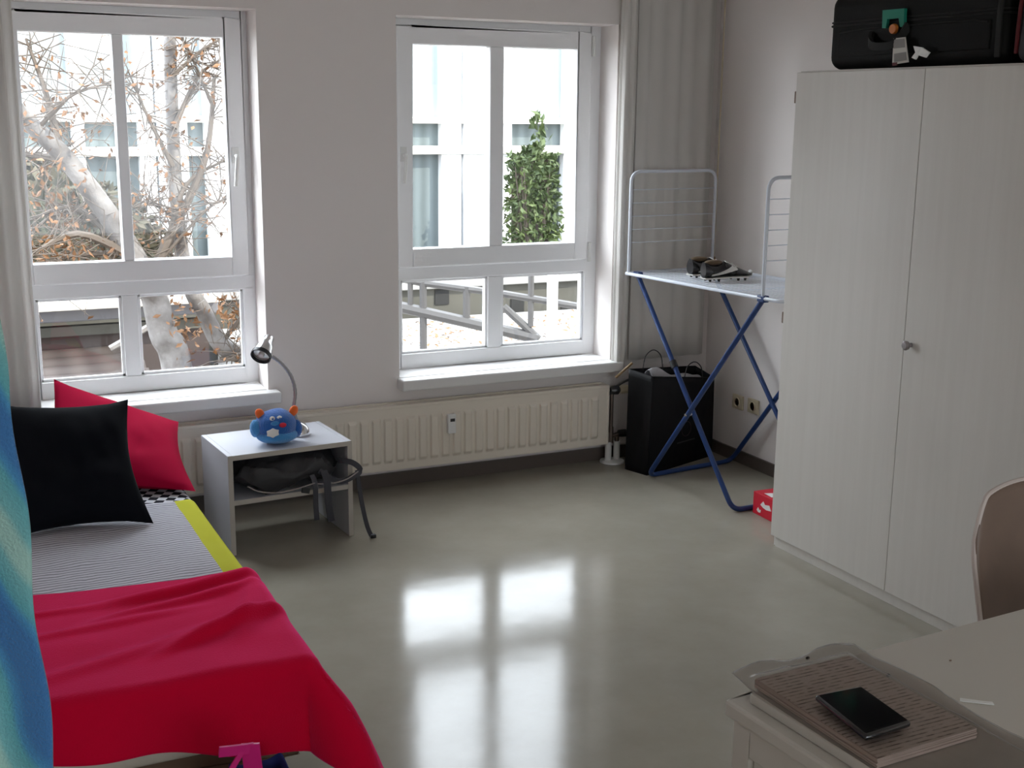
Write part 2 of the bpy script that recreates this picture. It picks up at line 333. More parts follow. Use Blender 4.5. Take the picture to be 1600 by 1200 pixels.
# ------------------------------------------------------------------ room shell
YW, XR, XL, YF, ZC = 5.195, 3.605, -0.17, -1.5, 2.62
WT = 0.30                                    # wall thickness
struct(BX((XL-.1, YF-.1, -.12), (XR+.1, YW+WT, 0)).build('floor', 'floor', smooth=False, origin=(0, 0, 0)))
struct(BX((XL-.1, YF-.1, ZC), (XR+.1, YW+WT, ZC+.15)).build('ceiling', 'ceiling', smooth=False))
struct(BX((XR, YF-.1, 0), (XR+.15, YW+WT, ZC)).build('wall_right', 'wall', smooth=False))
struct(BX((XL-.15, YF-.1, 0), (XL, YW+WT, ZC)).build('wall_left', 'wall', smooth=False))
VA, VB, VC, VD = .40, 3.20, .45, 2.05
fw_ = MB(); fw_.box((XL, YF-.15, 0), (XR, YF, VC)); fw_.box((XL, YF-.15, VD), (XR, YF, ZC)); fw_.box((XL, YF-.15, VC), (VA, YF, VD)); fw_.box((VB, YF-.15, VC), (XR, YF, VD))
struct(fw_.build('wall_front', 'wall', smooth=False))
w3 = bpy.data.objects.new('fill_window', None); C.objects.link(w3); w3.location = (1.4, YF-.1, VC); struct(w3, 'unseen wide window added behind the camera for fill light')  # unseen window, added to fill the back wall with light
fw_ = MB(); fw_.box((VA, YF-.12, VC), (VB, YF-.06, VC+.06)); fw_.box((VA, YF-.12, VD-.06), (VB, YF-.06, VD))
for x_ in (VA, (VA+VB)/2-.03, VB-.06): fw_.box((x_, YF-.12, VC+.06), (x_+.06, YF-.06, VD-.06))
fw_.build('frame', 'frame', w3, smooth=False, bevel=.004)
for x_ in (VA+.06, (VA+VB)/2+.03): BX((x_-.003, YF-.095, VC+.055), (x_+(VB-VA)/2-.09+.003, YF-.089, VD-.055)).build('pane', 'glass', w3, smooth=False)
W1 = (0.335, 1.325, 0.46, 2.093); W2 = (1.932, 3.036, 0.46, 2.096)
def wall_back():
    w = MB(); y0, y1 = YW, YW+WT
    w.box((XL, y0, 0), (XR, y1, W1[2])); w.box((XL, y0, 2.095), (XR, y1, ZC))
    w.box((XL, y0, W1[2]), (W1[0], y1, 2.095)); w.box((W1[1], y0, W1[2]), (W2[0], y1, 2.095)); w.box((W2[1], y0, W1[2]), (XR, y1, 2.095))
    return struct(w.build('wall_back', 'wall', smooth=False))
wall_back()
struct(BX((XL+.01, YW-.014, 0), (XR-.012, YW, .062)).build('baseboard_back', 'skirt', smooth=False))
struct(BX((XR-.012, 3.83, 0), (XR, YW-.014, .062)).build('baseboard_right', 'skirt', smooth=False))

# ------------------------------------------------------------------ windows
def window(name, x0, x1, px, z0, z1, hinge_right, label):
    """px: pane columns (xa,xb,xc,xd) at upper row, lower row; frame plane at y=FY"""
    FY = 5.36; (ua, ub, uc, ud), (la, lb, lc, ld) = px
    root = bpy.data.objects.new(name, None); C.objects.link(root); root.location = ((x0+x1)/2, YW, z0); struct(root, label)
    zl0, zl1, zu0, zu1 = .577, .925, 1.072, 1.985      # lower and upper pane rows
    fw = MB(); fb = FY+.07
    # fixed outer frame: jambs, head, bottom, transom
    fw.box((x0-.02, FY, .505), (la, fb, zl1+.01)); fw.box((ld, FY, .505), (x1+.02, fb, zl1+.01))
    fw.box((la, FY, .505), (ld, fb, zl0)); fw.box((x0-.02, FY, zl1), (x1+.02, fb, .985)); fw.box((lb, FY+.003, zl0), (lc, fb, zl1))
    xs0, xs1 = ua-.075, ud+.075
    fw.box((x0-.02, FY, .985), (xs0, fb, 2.12)); fw.box((xs1, FY, .985), (x1+.02, fb, 2.12)); fw.box((xs0, FY, 2.065), (xs1, fb, 2.12))
    fw.build('frame', 'frame', root, smooth=False, bevel=.004)
    g = MB()
    for a, b_ in ((la, lb), (lc, ld)):      # lower glazing beads
        g.box((a, FY+.012, zl0), (b_, FY+.03, zl0+.012)); g.box((a, FY+.012, zl1-.012), (b_, FY+.03, zl1)); g.box((a, FY+.012, zl0), (a+.012, FY+.03, zl1)); g.box((b_-.012, FY+.012, zl0), (b_, FY+.03, zl1))
    g.build('glazing_bead', 'frame', root, smooth=False, bevel=.002)
    sh = MB(); sf = FY-.018; sb = FY+.05
    sh.box((xs0+.002, sf, .988), (ua, sb, 2.062)); sh.box((ud, sf, .988), (xs1-.002, sb, 2.062)); sh.box((ua, sf, .988), (ud, sb, zu0)); sh.box((ua, sf, zu1), (ud, sb, 2.062)); sh.box((ub, sf+.003, zu0), (uc, sb, zu1))
    sash = sh.build('sash', 'frame', root, smooth=False, bevel=.005)
    for a, b_, c, d in ((la, lb, zl0, zl1), (lc, ld, zl0, zl1), (ua, ub, zu0, zu1), (uc, ud, zu0, zu1)):
        BX((a-.005, FY+.03, c-.005), (b_+.005, FY+.036, d+.005)).build('pane', 'glass', root, smooth=False)
    hx = xs0+.03 if hinge_right else xs1-.045
    hz = 1.50 if not hinge_right else 1.50
    hd = MB().box((hx-.014, sf-.008, hz-.03), (hx+.014, sf, hz+.035)); hd.tube(fillet([(hx, sf-.005, hz), (hx, sf-.042, hz), (hx-.012, sf-.046, hz-.125)], .012), .0085, 8)
    hd.build('handle', 'whiteplastic', sash)
    hgx = xs1+.006 if hinge_right else xs0-.006
    for zz in (1.02, 2.0):
        MB().tube([(hgx, sf-.004, zz-.045), (hgx, sf-.004, zz+.05)], .009, 8).build('hinge', 'whiteplastic', sash)
    # inner window board: flush in the reveal, protruding lip with a rounded nose
    s_ = MB().box((x0-.002 if name == 'window_2' else x0, YW-.001, .455), (x1, FY+.004, .507)); s_.box((x0-.012, YW-.075, .455), (x1+.04, YW+.001, .505))
    s_.build('window_sill', 'sill', root, smooth=False, bevel=.008, seg=3)
    return root
def px(u, v): return ony(u, v, 5.36).x
window('window_1', W1[0], W1[1], ((px(25, 62), px(173, 62), px(191, 63), px(348, 65)), (px(55, 470), px(190, 462), px(215, 461), px(380, 452))), .5, 2.09, False, 'left white window with birch branches outside')
window('window_2', W2[0], W2[1], ((px(641, 72), px(764, 73), px(786, 74), px(901, 77)), (px(626, 438), px(763, 431), px(785, 430), px(913, 424))), .5, 2.09, True, 'right white window overlooking the railing')

# ------------------------------------------------------------------ outside
def outside():
    struct(BX((-14, -14, -1.25), (18, 22, -1.05)).build('ground', 'leaflitter', smooth=False), 'leaf-strewn yard outside the windows')
    # pale industrial hall across the yard
    FY = 13.0
    hall = thing('industrial_hall', 'pale hall clad in ribbed sheets across the yard, with white posts', 'building', (3, FY, -1.05))
    def zz(v, u=700): return ony(u, v, FY).z
    zA, zB = zz(188), zz(234)
    x0, x1, top = -6, 14, 3.7
    ox0, ox1 = ony(791, 300, FY).x, ony(872, 300, FY).x      # opening with the shrub
    oz0, oz1 = zz(392, 830), zz(240, 830)
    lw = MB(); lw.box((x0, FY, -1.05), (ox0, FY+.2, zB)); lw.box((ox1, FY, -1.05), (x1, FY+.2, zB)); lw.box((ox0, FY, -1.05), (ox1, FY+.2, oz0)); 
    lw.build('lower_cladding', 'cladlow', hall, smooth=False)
    BX((ox0-.05, FY+.21, oz0), (ox1+.05, FY+.25, zB+.02)).build('dark_opening_back', 'shedwall', hall, smooth=False)  # dark sheet behind the opening; the shade inside is put into its colour
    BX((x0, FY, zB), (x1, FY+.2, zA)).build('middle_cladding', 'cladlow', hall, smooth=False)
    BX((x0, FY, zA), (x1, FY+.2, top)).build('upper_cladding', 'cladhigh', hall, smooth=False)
    for zc, h in ((zA, .035), (zB, .045)):
        BX((x0, FY-.14, zc-h), (x1, FY, zc+h)).build('beam', 'whitebeam', hall, smooth=False, bevel=.01)
    for u, wd in ((228, .16), (268, .30), (335, .22), (700, .24), (742, .36), (780, .22), (884, .16), (122, .12)):
        xx = ony(u, 240, FY).x
        BX((xx-wd/2, FY-.10, -1.05), (xx+wd/2, FY, top)).build('post', 'post', hall, smooth=False)
    # shrub in the opening
    sh = thing('green_shrub', 'leafy green shrub standing in front of the hall, behind the right window', 'shrub', (ony(832, 300, 12.35).x, 12.35, -1.05))
    bx, by, bz = sh.location
    st = MB(); lf = MB(); rnd = random.Random(3)
    for k in range(9):
        a = rnd.uniform(0, 6.28); st.tube([(bx, by, bz), (bx+.12*math.cos(a), by+.1*math.sin(a), .2), (bx+.25*math.cos(a), by+.2*math.sin(a), 1.1)], [.02, .014, .006], 5)
    st.build('stem', 'twig', sh)
    for k in range(2600):
        t = rnd.random(); z = -.3+t*1.62; a = rnd.uniform(0, 6.28); r = (.40*(1-t*.25))*math.sqrt(rnd.random())
        if z > 1.25: r *= .4
        leaf(lf, Vector((bx+r*math.cos(a), by+.8*r*math.sin(a), z)), rnd, .042)
    for k in range(60):
        leaf(lf, Vector((bx-.02+rnd.gauss(0, .05), by-.15+rnd.gauss(0, .04), rnd.uniform(1.25, 1.68))), rnd, .06)
    o = lf.build('foliage', 'leafgreen', sh, smooth=False); o['kind'] = 'stuff'
    # retaining wall with cap, vents
    def Q(u, v, y): return ony(u, v, y)
    ry = 10.6; zt = ony(640, 452, ry).z
    rw = thing('retaining_wall', 'olive grey concrete wall with square openings below the hall', 'wall', (2.5, ry, -1.05))
    BX((.2, ry, -1.05), (9, ry+.35, zt)).build('wall_body', 'concrete', rw, smooth=False)
    BX((.2, ry-.07, zt), (9, ry+.42, zt+.13)).build('coping', 'cap', rw, smooth=False, bevel=.01)
    for u, v in ((690, 464), (808, 478), (886, 487)):
        c = Q(u, v, ry); BX((c.x-.07, ry-.012, c.z-.07), (c.x+.07, ry+.02, c.z+.07)).build('vent', 'vent', rw, smooth=False)
    # leaf covered ramp with its railing
    ra = thing('ramp', 'sunlit pale concrete ramp strewn with leaves below the railing', 'ramp', (3.2, 9.0, -1.05))
    a, b_ = onz(560, 480, -.55), onz(1000, 535, -.55)
    MB().prism([(2.25, 7.85, -1.05), (6.6, 6.9, -1.05), (7.5, 10.2, -1.05), (2.25, 10.5, -1.05)], (0, 0, .90)).build('ramp_slab', 'cap', ra, smooth=False)
    lv = MB(); rnd = random.Random(9)
    for k in range(1500):
        x = rnd.uniform(2.35, 6.6); y = rnd.uniform(7.95-(x-2.25)*.214, 10.2); leaf(lv, Vector((x, y, -.135)), rnd, .032, flat=True)
    o = lv.build('fallen_leaves', 'leafbrown', None, smooth=False); tag(o, 'brown leaves scattered over the pale ramp', 'leaves'); o['kind'] = 'stuff'
    # railing
    rl = thing('railing', 'weathered tubular railing in front of the concrete wall', 'railing', (3, 9.2, -.15))
    ya, yb = 9.4, 8.6
    def P2(u, v): # point on the slanting railing plane (from x=2.5,y=9.6 to x=5,y=7.9)
        d = ray(u, v); n = Vector((.55, 1, 0)); k = n.dot(Vector((2.7, 9.3, 0))); return Vector((0, 0, H))+d*(k/n.dot(d))
    MB().tube([P2(600, 430), P2(660, 442), P2(764, 456), P2(786, 459), P2(960, 488)], .028, 8).build('top_rail', 'rail', rl)
    MB().tube([P2(600, 473), P2(627, 480), P2(764, 511), P2(840, 529)], .045, 8).build('lower_rail', 'rail', rl)
    for u, v0, v1, r in ((641, 437, 480, .022), (661, 440, 545, .03), (729, 448, 497, .03), (830, 430, 510, .024)):
        p, q = P2(u, v0), P2(u, v1); MB().tube([p, (p.x, p.y, max(q.z, -.149))], r, 8).build('post', 'rail', rl)
    MB().tube([P2(787, 479), P2(842, 530)], .03, 8).build('brace', 'rail', rl)
    p = Q(864, 412, 7.55)
    dp = MB().tube([(p.x, p.y, p.z), (p.x, p.y, -.149)], .038, 12); tag(dp.build('fence_post', 'post', None), 'thick white post standing before the railing', 'post')
    # shed below the left window
    sy = 9.4; sd_ = thing('garden_shed', 'low brown shed with white gutter ledge outside the left window', 'shed', (-.2, sy, -1.05))
    g0, g1 = Q(120, 497, sy).z, Q(120, 476, sy).z
    MB().box((-3.2, sy, -1.05), (1.95, sy+.2, g0-.08)).build('wall_panel', 'shedwall', sd_, smooth=False)
    MB().box((-3.2, sy-.16, g0), (2.0, sy+.3, g0+.10)).build('fascia', 'shedroof', sd_, smooth=False, bevel=.01)
    MB().box((-3.2, sy-.3, g0+.10), (2.0, sy+.5, g0+.19)).build('gutter', 'whitebeam', sd_, smooth=False, bevel=.02)
    MB().box((-3.2, sy-.06, g0-.12), (1.95, sy+.02, g0-.05)).build('lath', 'concrete', sd_, smooth=False)
    tr = MB(); LZ0, LZ1 = Q(120, 548, sy).z, Q(120, 640, sy-1.15).z
    def roof(u, v): x = -3.2+u*4.6; return Vector((x, sy-.02-1.15*v, LZ0+(LZ1-LZ0)*v+.018*math.sin(v*42)))
    tr.grid(roof, 4, 120); tr.build('tiled_lean_to', 'tiles', sd_, smooth=True, solid=.03)
    # hedge behind the branches at left
    hg = thing('dark_hedge', 'dark hedge behind the birch branches outside the left window', 'hedge', (.15, 11.6, -1.05)); rnd = random.Random(5)
    core = MB(); core.ball((.15, 11.8, .15), (2.0, .5, 1.15), 24, 14); core.build('hedge_core', 'leafdark', hg)
    lf = MB()
    for k in range(2600):
        a = rnd.uniform(0, PI); e = rnd.uniform(-1.2, 1.4); leaf(lf, Vector((.15+2.05*math.cos(a)*math.cos(e), 11.8-.6*math.sin(a)*math.cos(e)-rnd.random()*.1, .15+1.2*math.sin(e))), rnd, .07)
    o = lf.build('foliage', 'leafdark', hg, smooth=False); o['kind'] = 'stuff'
    # birch
    bt = thing('birch_tree', 'white-barked birch with bare twigs and brown leaves outside the left window', 'tree', (*Q(290, 640, 7.45).to_2d(), -1.05))
    T = 7.45; trunk = MB()
    base = Vector((Q(292, 640, T).x, T, -1.05))
    trunk.tube(smoothpts([base, Q(278, 585, T), Q(255, 520, T), Q(238, 455, T), Q(205, 395, T), Q(165, 330, T), Q(105, 250, T), Q(45, 190, T), Q(-30, 110, T-.2)]), [.10-.0013*i for i in range(49)], 10)
    trunk.build('trunk', 'bark', bt)
    t2 = MB().tube(smoothpts([Q(400, 590, T+.1), Q(385, 560, T+.1), Q(345, 538, T+.1), Q(320, 490, T+.1), Q(298, 450, T+.1), Q(282, 380, T+.1), Q(272, 250, T+.15), Q(265, 60, T+.2), Q(262, -60, T+.2)]), [.062-.0006*i for i in range(49)], 10)
    t2.build('trunk', 'bark', bt)
    br = MB(); lf = MB(); rnd = random.Random(21)
    def branch(pts, r0, r1, yo=0):
        P_ = smoothpts([Q(u, v, T+y_) for u, v, y_ in pts], 5); n = len(P_); br.tube(P_, [r0+(r1-r0)*i/(n-1) for i in range(n)], 6); return P_
    main = [branch(p, a, c) for p, a, c in (
        ([(200, 400, 0), (120, 325, .1), (45, 345, .2)], .022, .006), ([(215, 405, 0), (120, 365, -.1), (40, 405, -.2)], .03, .008), ([(180, 345, 0), (100, 330, .2), (40, 370, .2)], .02, .006),
        ([(105, 250, 0), (70, 245, .1), (25, 240, .2)], .03, .01), ([(235, 440, 0), (260, 380, 0), (300, 300, .1), (325, 230, .1), (335, 120, .2)], .035, .012), ([(262, 380, 0), (290, 290, .1), (352, 250, .1)], .02, .006),
        ([(95, 235, 0), (70, 140, .1), (40, 60, .1)], .025, .006), ([(60, 200, 0), (110, 150, -.1), (170, 130, -.1)], .016, .005), ([(272, 200, .1), (310, 120, .2), (350, 90, .2)], .02, .005),
        ([(270, 260, .1), (230, 180, .1), (200, 110, .1)], .016, .004), ([(330, 160, .1), (300, 90, .1), (285, 60, .1)], .012, .004), ([(282, 350, .1), (240, 320, 0), (195, 330, 0)], .012, .004), ([(345, 538, .1), (385, 480, 0), (395, 430, 0)], .018, .006), ([(345, 560, .1), (375, 560, 0), (392, 540, 0)], .014, .008),
        ([(268, 120, .1), (320, 75, .1), (370, 50, .1)], .014, .004), ([(240, 420, 0), (320, 330, -.1), (360, 310, -.1)], .012, .004), ([(200, 395, 0), (110, 400, .1), (30, 430, .1)], .02, .008))]
    for P_ in main:
        for k in range(42):
            p = P_[rnd.randrange(2, len(P_))]; d = Vector((rnd.gauss(0, 1), rnd.gauss(0, .5), rnd.gauss(0, .9))).normalized(); L = rnd.uniform(.12, .42)
            q = p+d*L*.5+Vector((rnd.gauss(0, .03), 0, rnd.gauss(0, .03))); e = p+d*L+Vector((rnd.gauss(0, .05), 0, rnd.gauss(0, .05)))
            br.tube([p, q, e], [.0045, .003, .0015], 4)
            for j in range(rnd.randrange(0, 4)): leaf(lf, p.lerp(e, rnd.uniform(.3, 1))+Vector((rnd.gauss(0, .02), rnd.gauss(0, .02), rnd.gauss(0, .02))), rnd, .022)
    for k in range(520):
        u, v = rnd.choice([(rnd.gauss(250, 70), rnd.gauss(220, 100)), (rnd.gauss(110, 50), rnd.gauss(330, 70)), (rnd.gauss(360, 22), rnd.gauss(480, 26)), (rnd.gauss(290, 18), rnd.gauss(520, 30)), (rnd.gauss(80, 40), rnd.gauss(400, 20)), (rnd.gauss(70, 35), rnd.gauss(250, 60))]); leaf(lf, Q(u, v, T+rnd.uniform(-.3, .3)), rnd, .026)
    br.build('branches', 'twig', bt); o = lf.build('foliage', 'leafbrown', bt, smooth=False); o['kind'] = 'stuff'
    # thin pale stick propped on the shed
    tag(MB().tube([Q(172, 545, 8.3), Q(225, 515, 8.3), Q(250, 500, 8.4)], .022, 6).build('broken_branch', 'bark', None), 'short pale broken branch poking out beside the shed', 'branch')
def leaf(mb, c, rnd, s, flat=False):
    n = Vector((rnd.gauss(0, 1), rnd.gauss(0, 1), rnd.gauss(0, 1))).normalized()
    if flat: n = (Vector((0, 0, 1))+n*.35).normalized()
    a = n.orthogonal().normalized(); a = Matrix.Rotation(rnd.uniform(0, 6.28), 3, n) @ a; b_ = n.cross(a); s *= rnd.uniform(.6, 1.3)
    mb.add([c-a*s, c+b_*s*.45+n*s*.12, c+a*s, c-b_*s*.45+n*s*.12], [(0, 1, 2, 3)])
outside()

# ------------------------------------------------------------------ curtains
def curtain(name, xa, xb, y, z0, z1, waves, amp, label, seed, taper=1.0):
    rnd = random.Random(seed); ph = [rnd.uniform(0, 6.28) for _ in range(4)]
    def f(u, v):
        g = taper+(1-taper)*v; x = xa+(xb-xa)*u; x = (xa+xb)/2+(x-(xa+xb)/2)*g
        yy = y+amp*math.sin(2*PI*waves*u+ph[0]+.4*math.sin(3*v))*(.7+.3*math.sin(2*PI*2.3*u+ph[1]))
        return Vector((x, yy, z0+(z1-z0)*v))
    t = thing(name, label, 'curtain', ((xa+xb)/2, y, z0))
    MB().grid(f, int(waves*14), 14).build('fabric', 'curtain', t, solid=.003)
    h = MB().box((xa, y-.02, z1), (xb, y+.02, z1+.03)); h.build('rail', 'whiteplastic', t, smooth=False)
    return t
curtain('curtain', -.10, .388, 5.07, .52, ZC-.03, 6, .028, 'white curtain hanging at the left edge of the left window, behind the pillows', 4)
cc_ = curtain('curtain', 3.125, 3.56, 5.16, .50, ZC-.03, 5, .009, 'translucent pleated white curtain in the corner behind the drying rack', 8)
# gathered end of the corner curtain, hanging longer with a wooden wand
t = thing('gathered_curtain', 'white curtain gathered into a narrow bundle beside the right window', 'curtain', (3.06, 5.12, .44))
def bundle(u, v):
    a = 2*PI*u; r = 1+.18*math.sin(5*a+1)+.1*math.sin(8*a); w = .030+.006*math.sin(3*v); return Vector((3.075+w*r*math.cos(a)-.012*(1-v), 5.152+.026*r*math.sin(a), .462+.05*max(0, math.cos(a))*(1-v)+(ZC-.03-.462)*v))
MB().grid(bundle, 60, 24, True).build('fabric', 'curtain', t, solid=.003)
MB().tube([ony(962, 590, 5.09), ony(988, 567, 5.07)], .007, 8).build('wand', 'wood', t)
cx_ = 3.575
MB().tube([(cx_, 5.12, 2.55), (cx_, 5.12, .98)], .004, 6).build('cord', 'cream', cc_)
MB().lathe([(.004, 0), (.011, .01), (.012, .08), (.006, .10)], (cx_, 5.12, .90)).build('toggle', 'wood', cc_)

# ------------------------------------------------------------------ radiator
def radiator():
    yf = 5.105; x0, x1, z0, z1 = .43, 2.975, .10, .388
    r = thing('radiator', 'long cream ribbed panel radiator under the windows', 'radiator', ((x0+x1)/2, 5.15, z0))
    # front panel with raised vertical channels
    p = MB(); pitch = .0560; n = int((x1-x0-.04)/pitch)
    def ztab(v): return z0+(z1-z0)*v
    xs = [x0]; ds = [0]
    off = (x1-x0-n*pitch)/2
    for i in range(n):
        c = x0+off+(i+.5)*pitch
        for dx, d in ((-.022, 0), (-.017, 1), (.012, 1), (.021, 0)): xs.append(c+dx); ds.append(d)
    xs.append(x1); ds.append(0)
    zs = [(0, 0), (.12, 0), (.17, 1), (.80, 1), (.85, 0), (1, 0)]
    vs = [Vector((x, yf-.011*d*k, ztab(v))) for v, k in zs for x, d in zip(xs, ds)]; w = len(xs)
    p.add(vs, [(j*w+i, j*w+i+1, (j+1)*w+i+1, (j+1)*w+i) for j in range(len(zs)-1) for i in range(w-1)])
    p.box((x0, yf+.0005, z0), (x1, yf+.02, z1))
    p.build('front_panel', 'radiator', r, smooth=False, bevel=.003)
    q = MB().box((x0+.02, yf+.021, z0+.01), (x1-.02, 5.175, z1-.012)); q.build('convector_core', 'radiator', r, smooth=False)
    g = MB().box((x0-.002, yf-.006, z1-.002), (x1+.002, yf+.006, z1+.012)); g.box((x0-.002, 5.165, z1-.002), (x1+.002, 5.18, z1+.012))
    g.box((x0, yf+.006, z1-.001), (x1, 5.165, z1+.006))
    g.build('top_grille', 'radiator', r, smooth=False, bevel=.002)
    BX((x1-.002, yf-.004, z0), (x1+.012, 5.18, z1+.010)).build('end_cap', 'radiator', r, smooth=False, bevel=.004)
    c = ony(704, 661, yf-.012); mt = BX((c.x-.020, yf-.034, c.z-.045), (c.x+.020, yf-.010, c.z+.045)).build('heat_meter', 'whiteplastic', r, smooth=False, bevel=.004)
    BX((c.x-.010, yf-.036, c.z+.012), (c.x+.012, yf-.033, c.z+.026)).build('display', 'black', mt, smooth=False)
    # valve, thermostat, pipes
    vx, vz = 3.012, .365; vy = 5.125
    v = MB().tube([(x1+.01, vy, vz-.01), (vx+.01, vy, vz-.01)], .012, 10); v.lathe([(.014, -.015), (.022, 0), (.024, .025), (.016, .035)], (vx+.005, vy, vz), (1, 0, 0), 12); v.tube(fillet([(vx+.02, vy-.01, vz+.02), (vx+.035, vy-.03, vz+.04), (vx+.075, vy-.035, vz+.055)], .012), .006, 6)
    v.build('valve', 'darkmetal', r)
    MB().lathe([(.018, 0), (.022, .012), (.022, .045), (.017, .058)], (vx+.041, vy, vz), (1, 0, 0), 16).build('thermostat_head', 'cream', r)
    pp = MB().tube([(vx, vy, vz), (vx, vy, .16)], .0095, 10); pp.tube([(vx, vy, .18), (vx, vy, .10)], .013, 10); pp.tube([(vx, vy, .135), (vx+.05, vy, .135)], .011, 10); pp.tube([(vx-.012, vy, .155), (vx-.012, vy, .10)], .010, 10); pp.tube([(vx+.036, vy, .145), (vx+.036, vy, .09)], .011, 10)
    pp.build('pipe', 'copper', r)
    MB().lathe([(.017, -.02), (.019, 0), (.019, .02)], (vx+.062, vy-.004, .143), (1, -.2, 0), 12).build('lockshield', 'black', r)
    sl = MB().tube([(vx-.012, vy, .105), (vx-.012, vy, .012)], .0165, 14); sl.tube([(vx+.036, vy, .105), (vx+.036, vy, .012)], .0165, 14); sl.build('pipe_sleeve', 'whiteplastic', r)
    MB().lathe([(.062, 0), (.060, .008), (.03, .014)], (vx+.012, vy, .0005), (0, 0, 1), 24).build('floor_rosette', 'whiteplastic', r)
radiator()

# ------------------------------------------------------------------ bed
BXL, BXR, BY0, BY1, BZ = -.12, .795, 2.73, 5.02, .365
bed = thing('bed', 'low single bed along the left wall', 'bed', ((BXL+BXR)/2, (BY0+BY1)/2, 0))
fr = MB(); fr.box((BXL, BY0+.03, .12), (BXL+.03, BY1, .19)); fr.box((BXR-.07, BY0+.05, .12), (BXR-.04, BY1, .19)); fr.box((BXL, BY0+.05, .12), (BXR-.04, BY0+.08, .19)); fr.box((BXL, BY1-.03, .12), (BXR-.04, BY1, .19)); fr.box((BXL+.03, BY0+.08, .165), (BXR-.07, BY1-.03, .185))
fr.build('bed_frame', 'bedwood', bed, smooth=False, bevel=.003)
for x in (BXL+.02, BXR-.09):
    for y in (BY0+.09, BY1-.05): BX((x-.02, y-.02, 0), (x+.02, y+.02, .125)).build('leg', 'bedwood', bed, smooth=False, bevel=.002)
BX((BXL+.005, BY0, .187), (BXR-.015, BY1, BZ)).build('mattress', 'mattress', bed, bevel=.035, seg=4)
def sheet_fn(y0, y1, zt, over, seed, amp=.003, xl=BXL+.01):
    wid = BXR-xl
    def f(u, v):
        s = u*(wid+over); y = y0+(y1-y0)*v; n = noise.noise(Vector((s*6, y*5, seed)))*amp+noise.noise(Vector((s*14, y*12, seed+3)))*amp*.4
        if s <= wid-.03: return Vector((xl+s, y, zt+n))
        a = (s-(wid-.03))/.045
        if a <= 1.57: return Vector((BXR-.03+.045*math.sin(a)*.75, y, zt-.045*(1-math.cos(a))+n*(1-a/1.57)))
        dz = (a-1.57)*.045; return Vector((BXR+.004+n, y, zt-.045-dz))
    return f
MB().grid(sheet_fn(4.05, BY1+.005, BZ+.004, .10, 2., .002), 60, 30).build('fitted_sheet', 'checks', bed, solid=.004)
bs = MB().grid(sheet_fn(3.10, onz(320, 778, BZ+.012).y, BZ+.012, .09, 7., .006), 90, 90).build('bedspread', 'bedspread', None, origin=(0, 3.7, BZ), solid=.006)
tag(bs, 'grey striped bedspread with yellow border on the bed', 'bedspread')
# pillows from four world corners
def pillow(name, mt, c, th, label, seed, pinch=.10):
    c = [Vector(p) for p in c]     # bl, br, tr, tl
    nrm = ((c[1]-c[0]).cross(c[3]-c[0])).normalized()
    def side(sg):
        def f(u, v):
            p = c[0]*(1-u)*(1-v)+c[1]*u*(1-v)+c[2]*u*v+c[3]*(1-u)*v; a, b_ = 2*u-1, 2*v-1
            m_ = (c[0]+c[1]+c[2]+c[3])/4
            k = ((1-a*a)*(1-b_*b_)); bul = k**.5
            inw = pinch*((1-a*a)*abs(b_)**3 + (1-b_*b_)*abs(a)**3)   # edges pulled inwards between corners
            p = p.lerp(m_, inw)
            w = noise.noise(Vector((u*3.2, v*3.2, seed)))*.40*k+noise.noise(Vector((u*8, v*6, seed+2)))*.14*k
            return p+nrm*sg*(th*bul*(1+w))
        return f
    mb = MB(); mb.grid(side(1), 36, 36); mb.grid(side(-1), 36, 36); o = mb.build(name, mt, None); return tag(o, label, 'pillow')
z0 = BZ+.02
pillow('pillow', 'redpillow', [Vector((.30, 4.42, z0+.02)), onz(306, 768, z0+.0), ony(279, 659, 4.80), ony(84, 592, 4.97)], .065, 'red pillow leaning by the left window, behind the black pillow', 3)
pillow('pillow', 'blackpillow', [onz(12, 845, z0+.0), onz(240, 818, z0), ony(200, 624, 4.30), ony(-10, 630, 4.36)], .075, 'black pillow propped on the grey bedspread, in front of the red one', 11, .15)
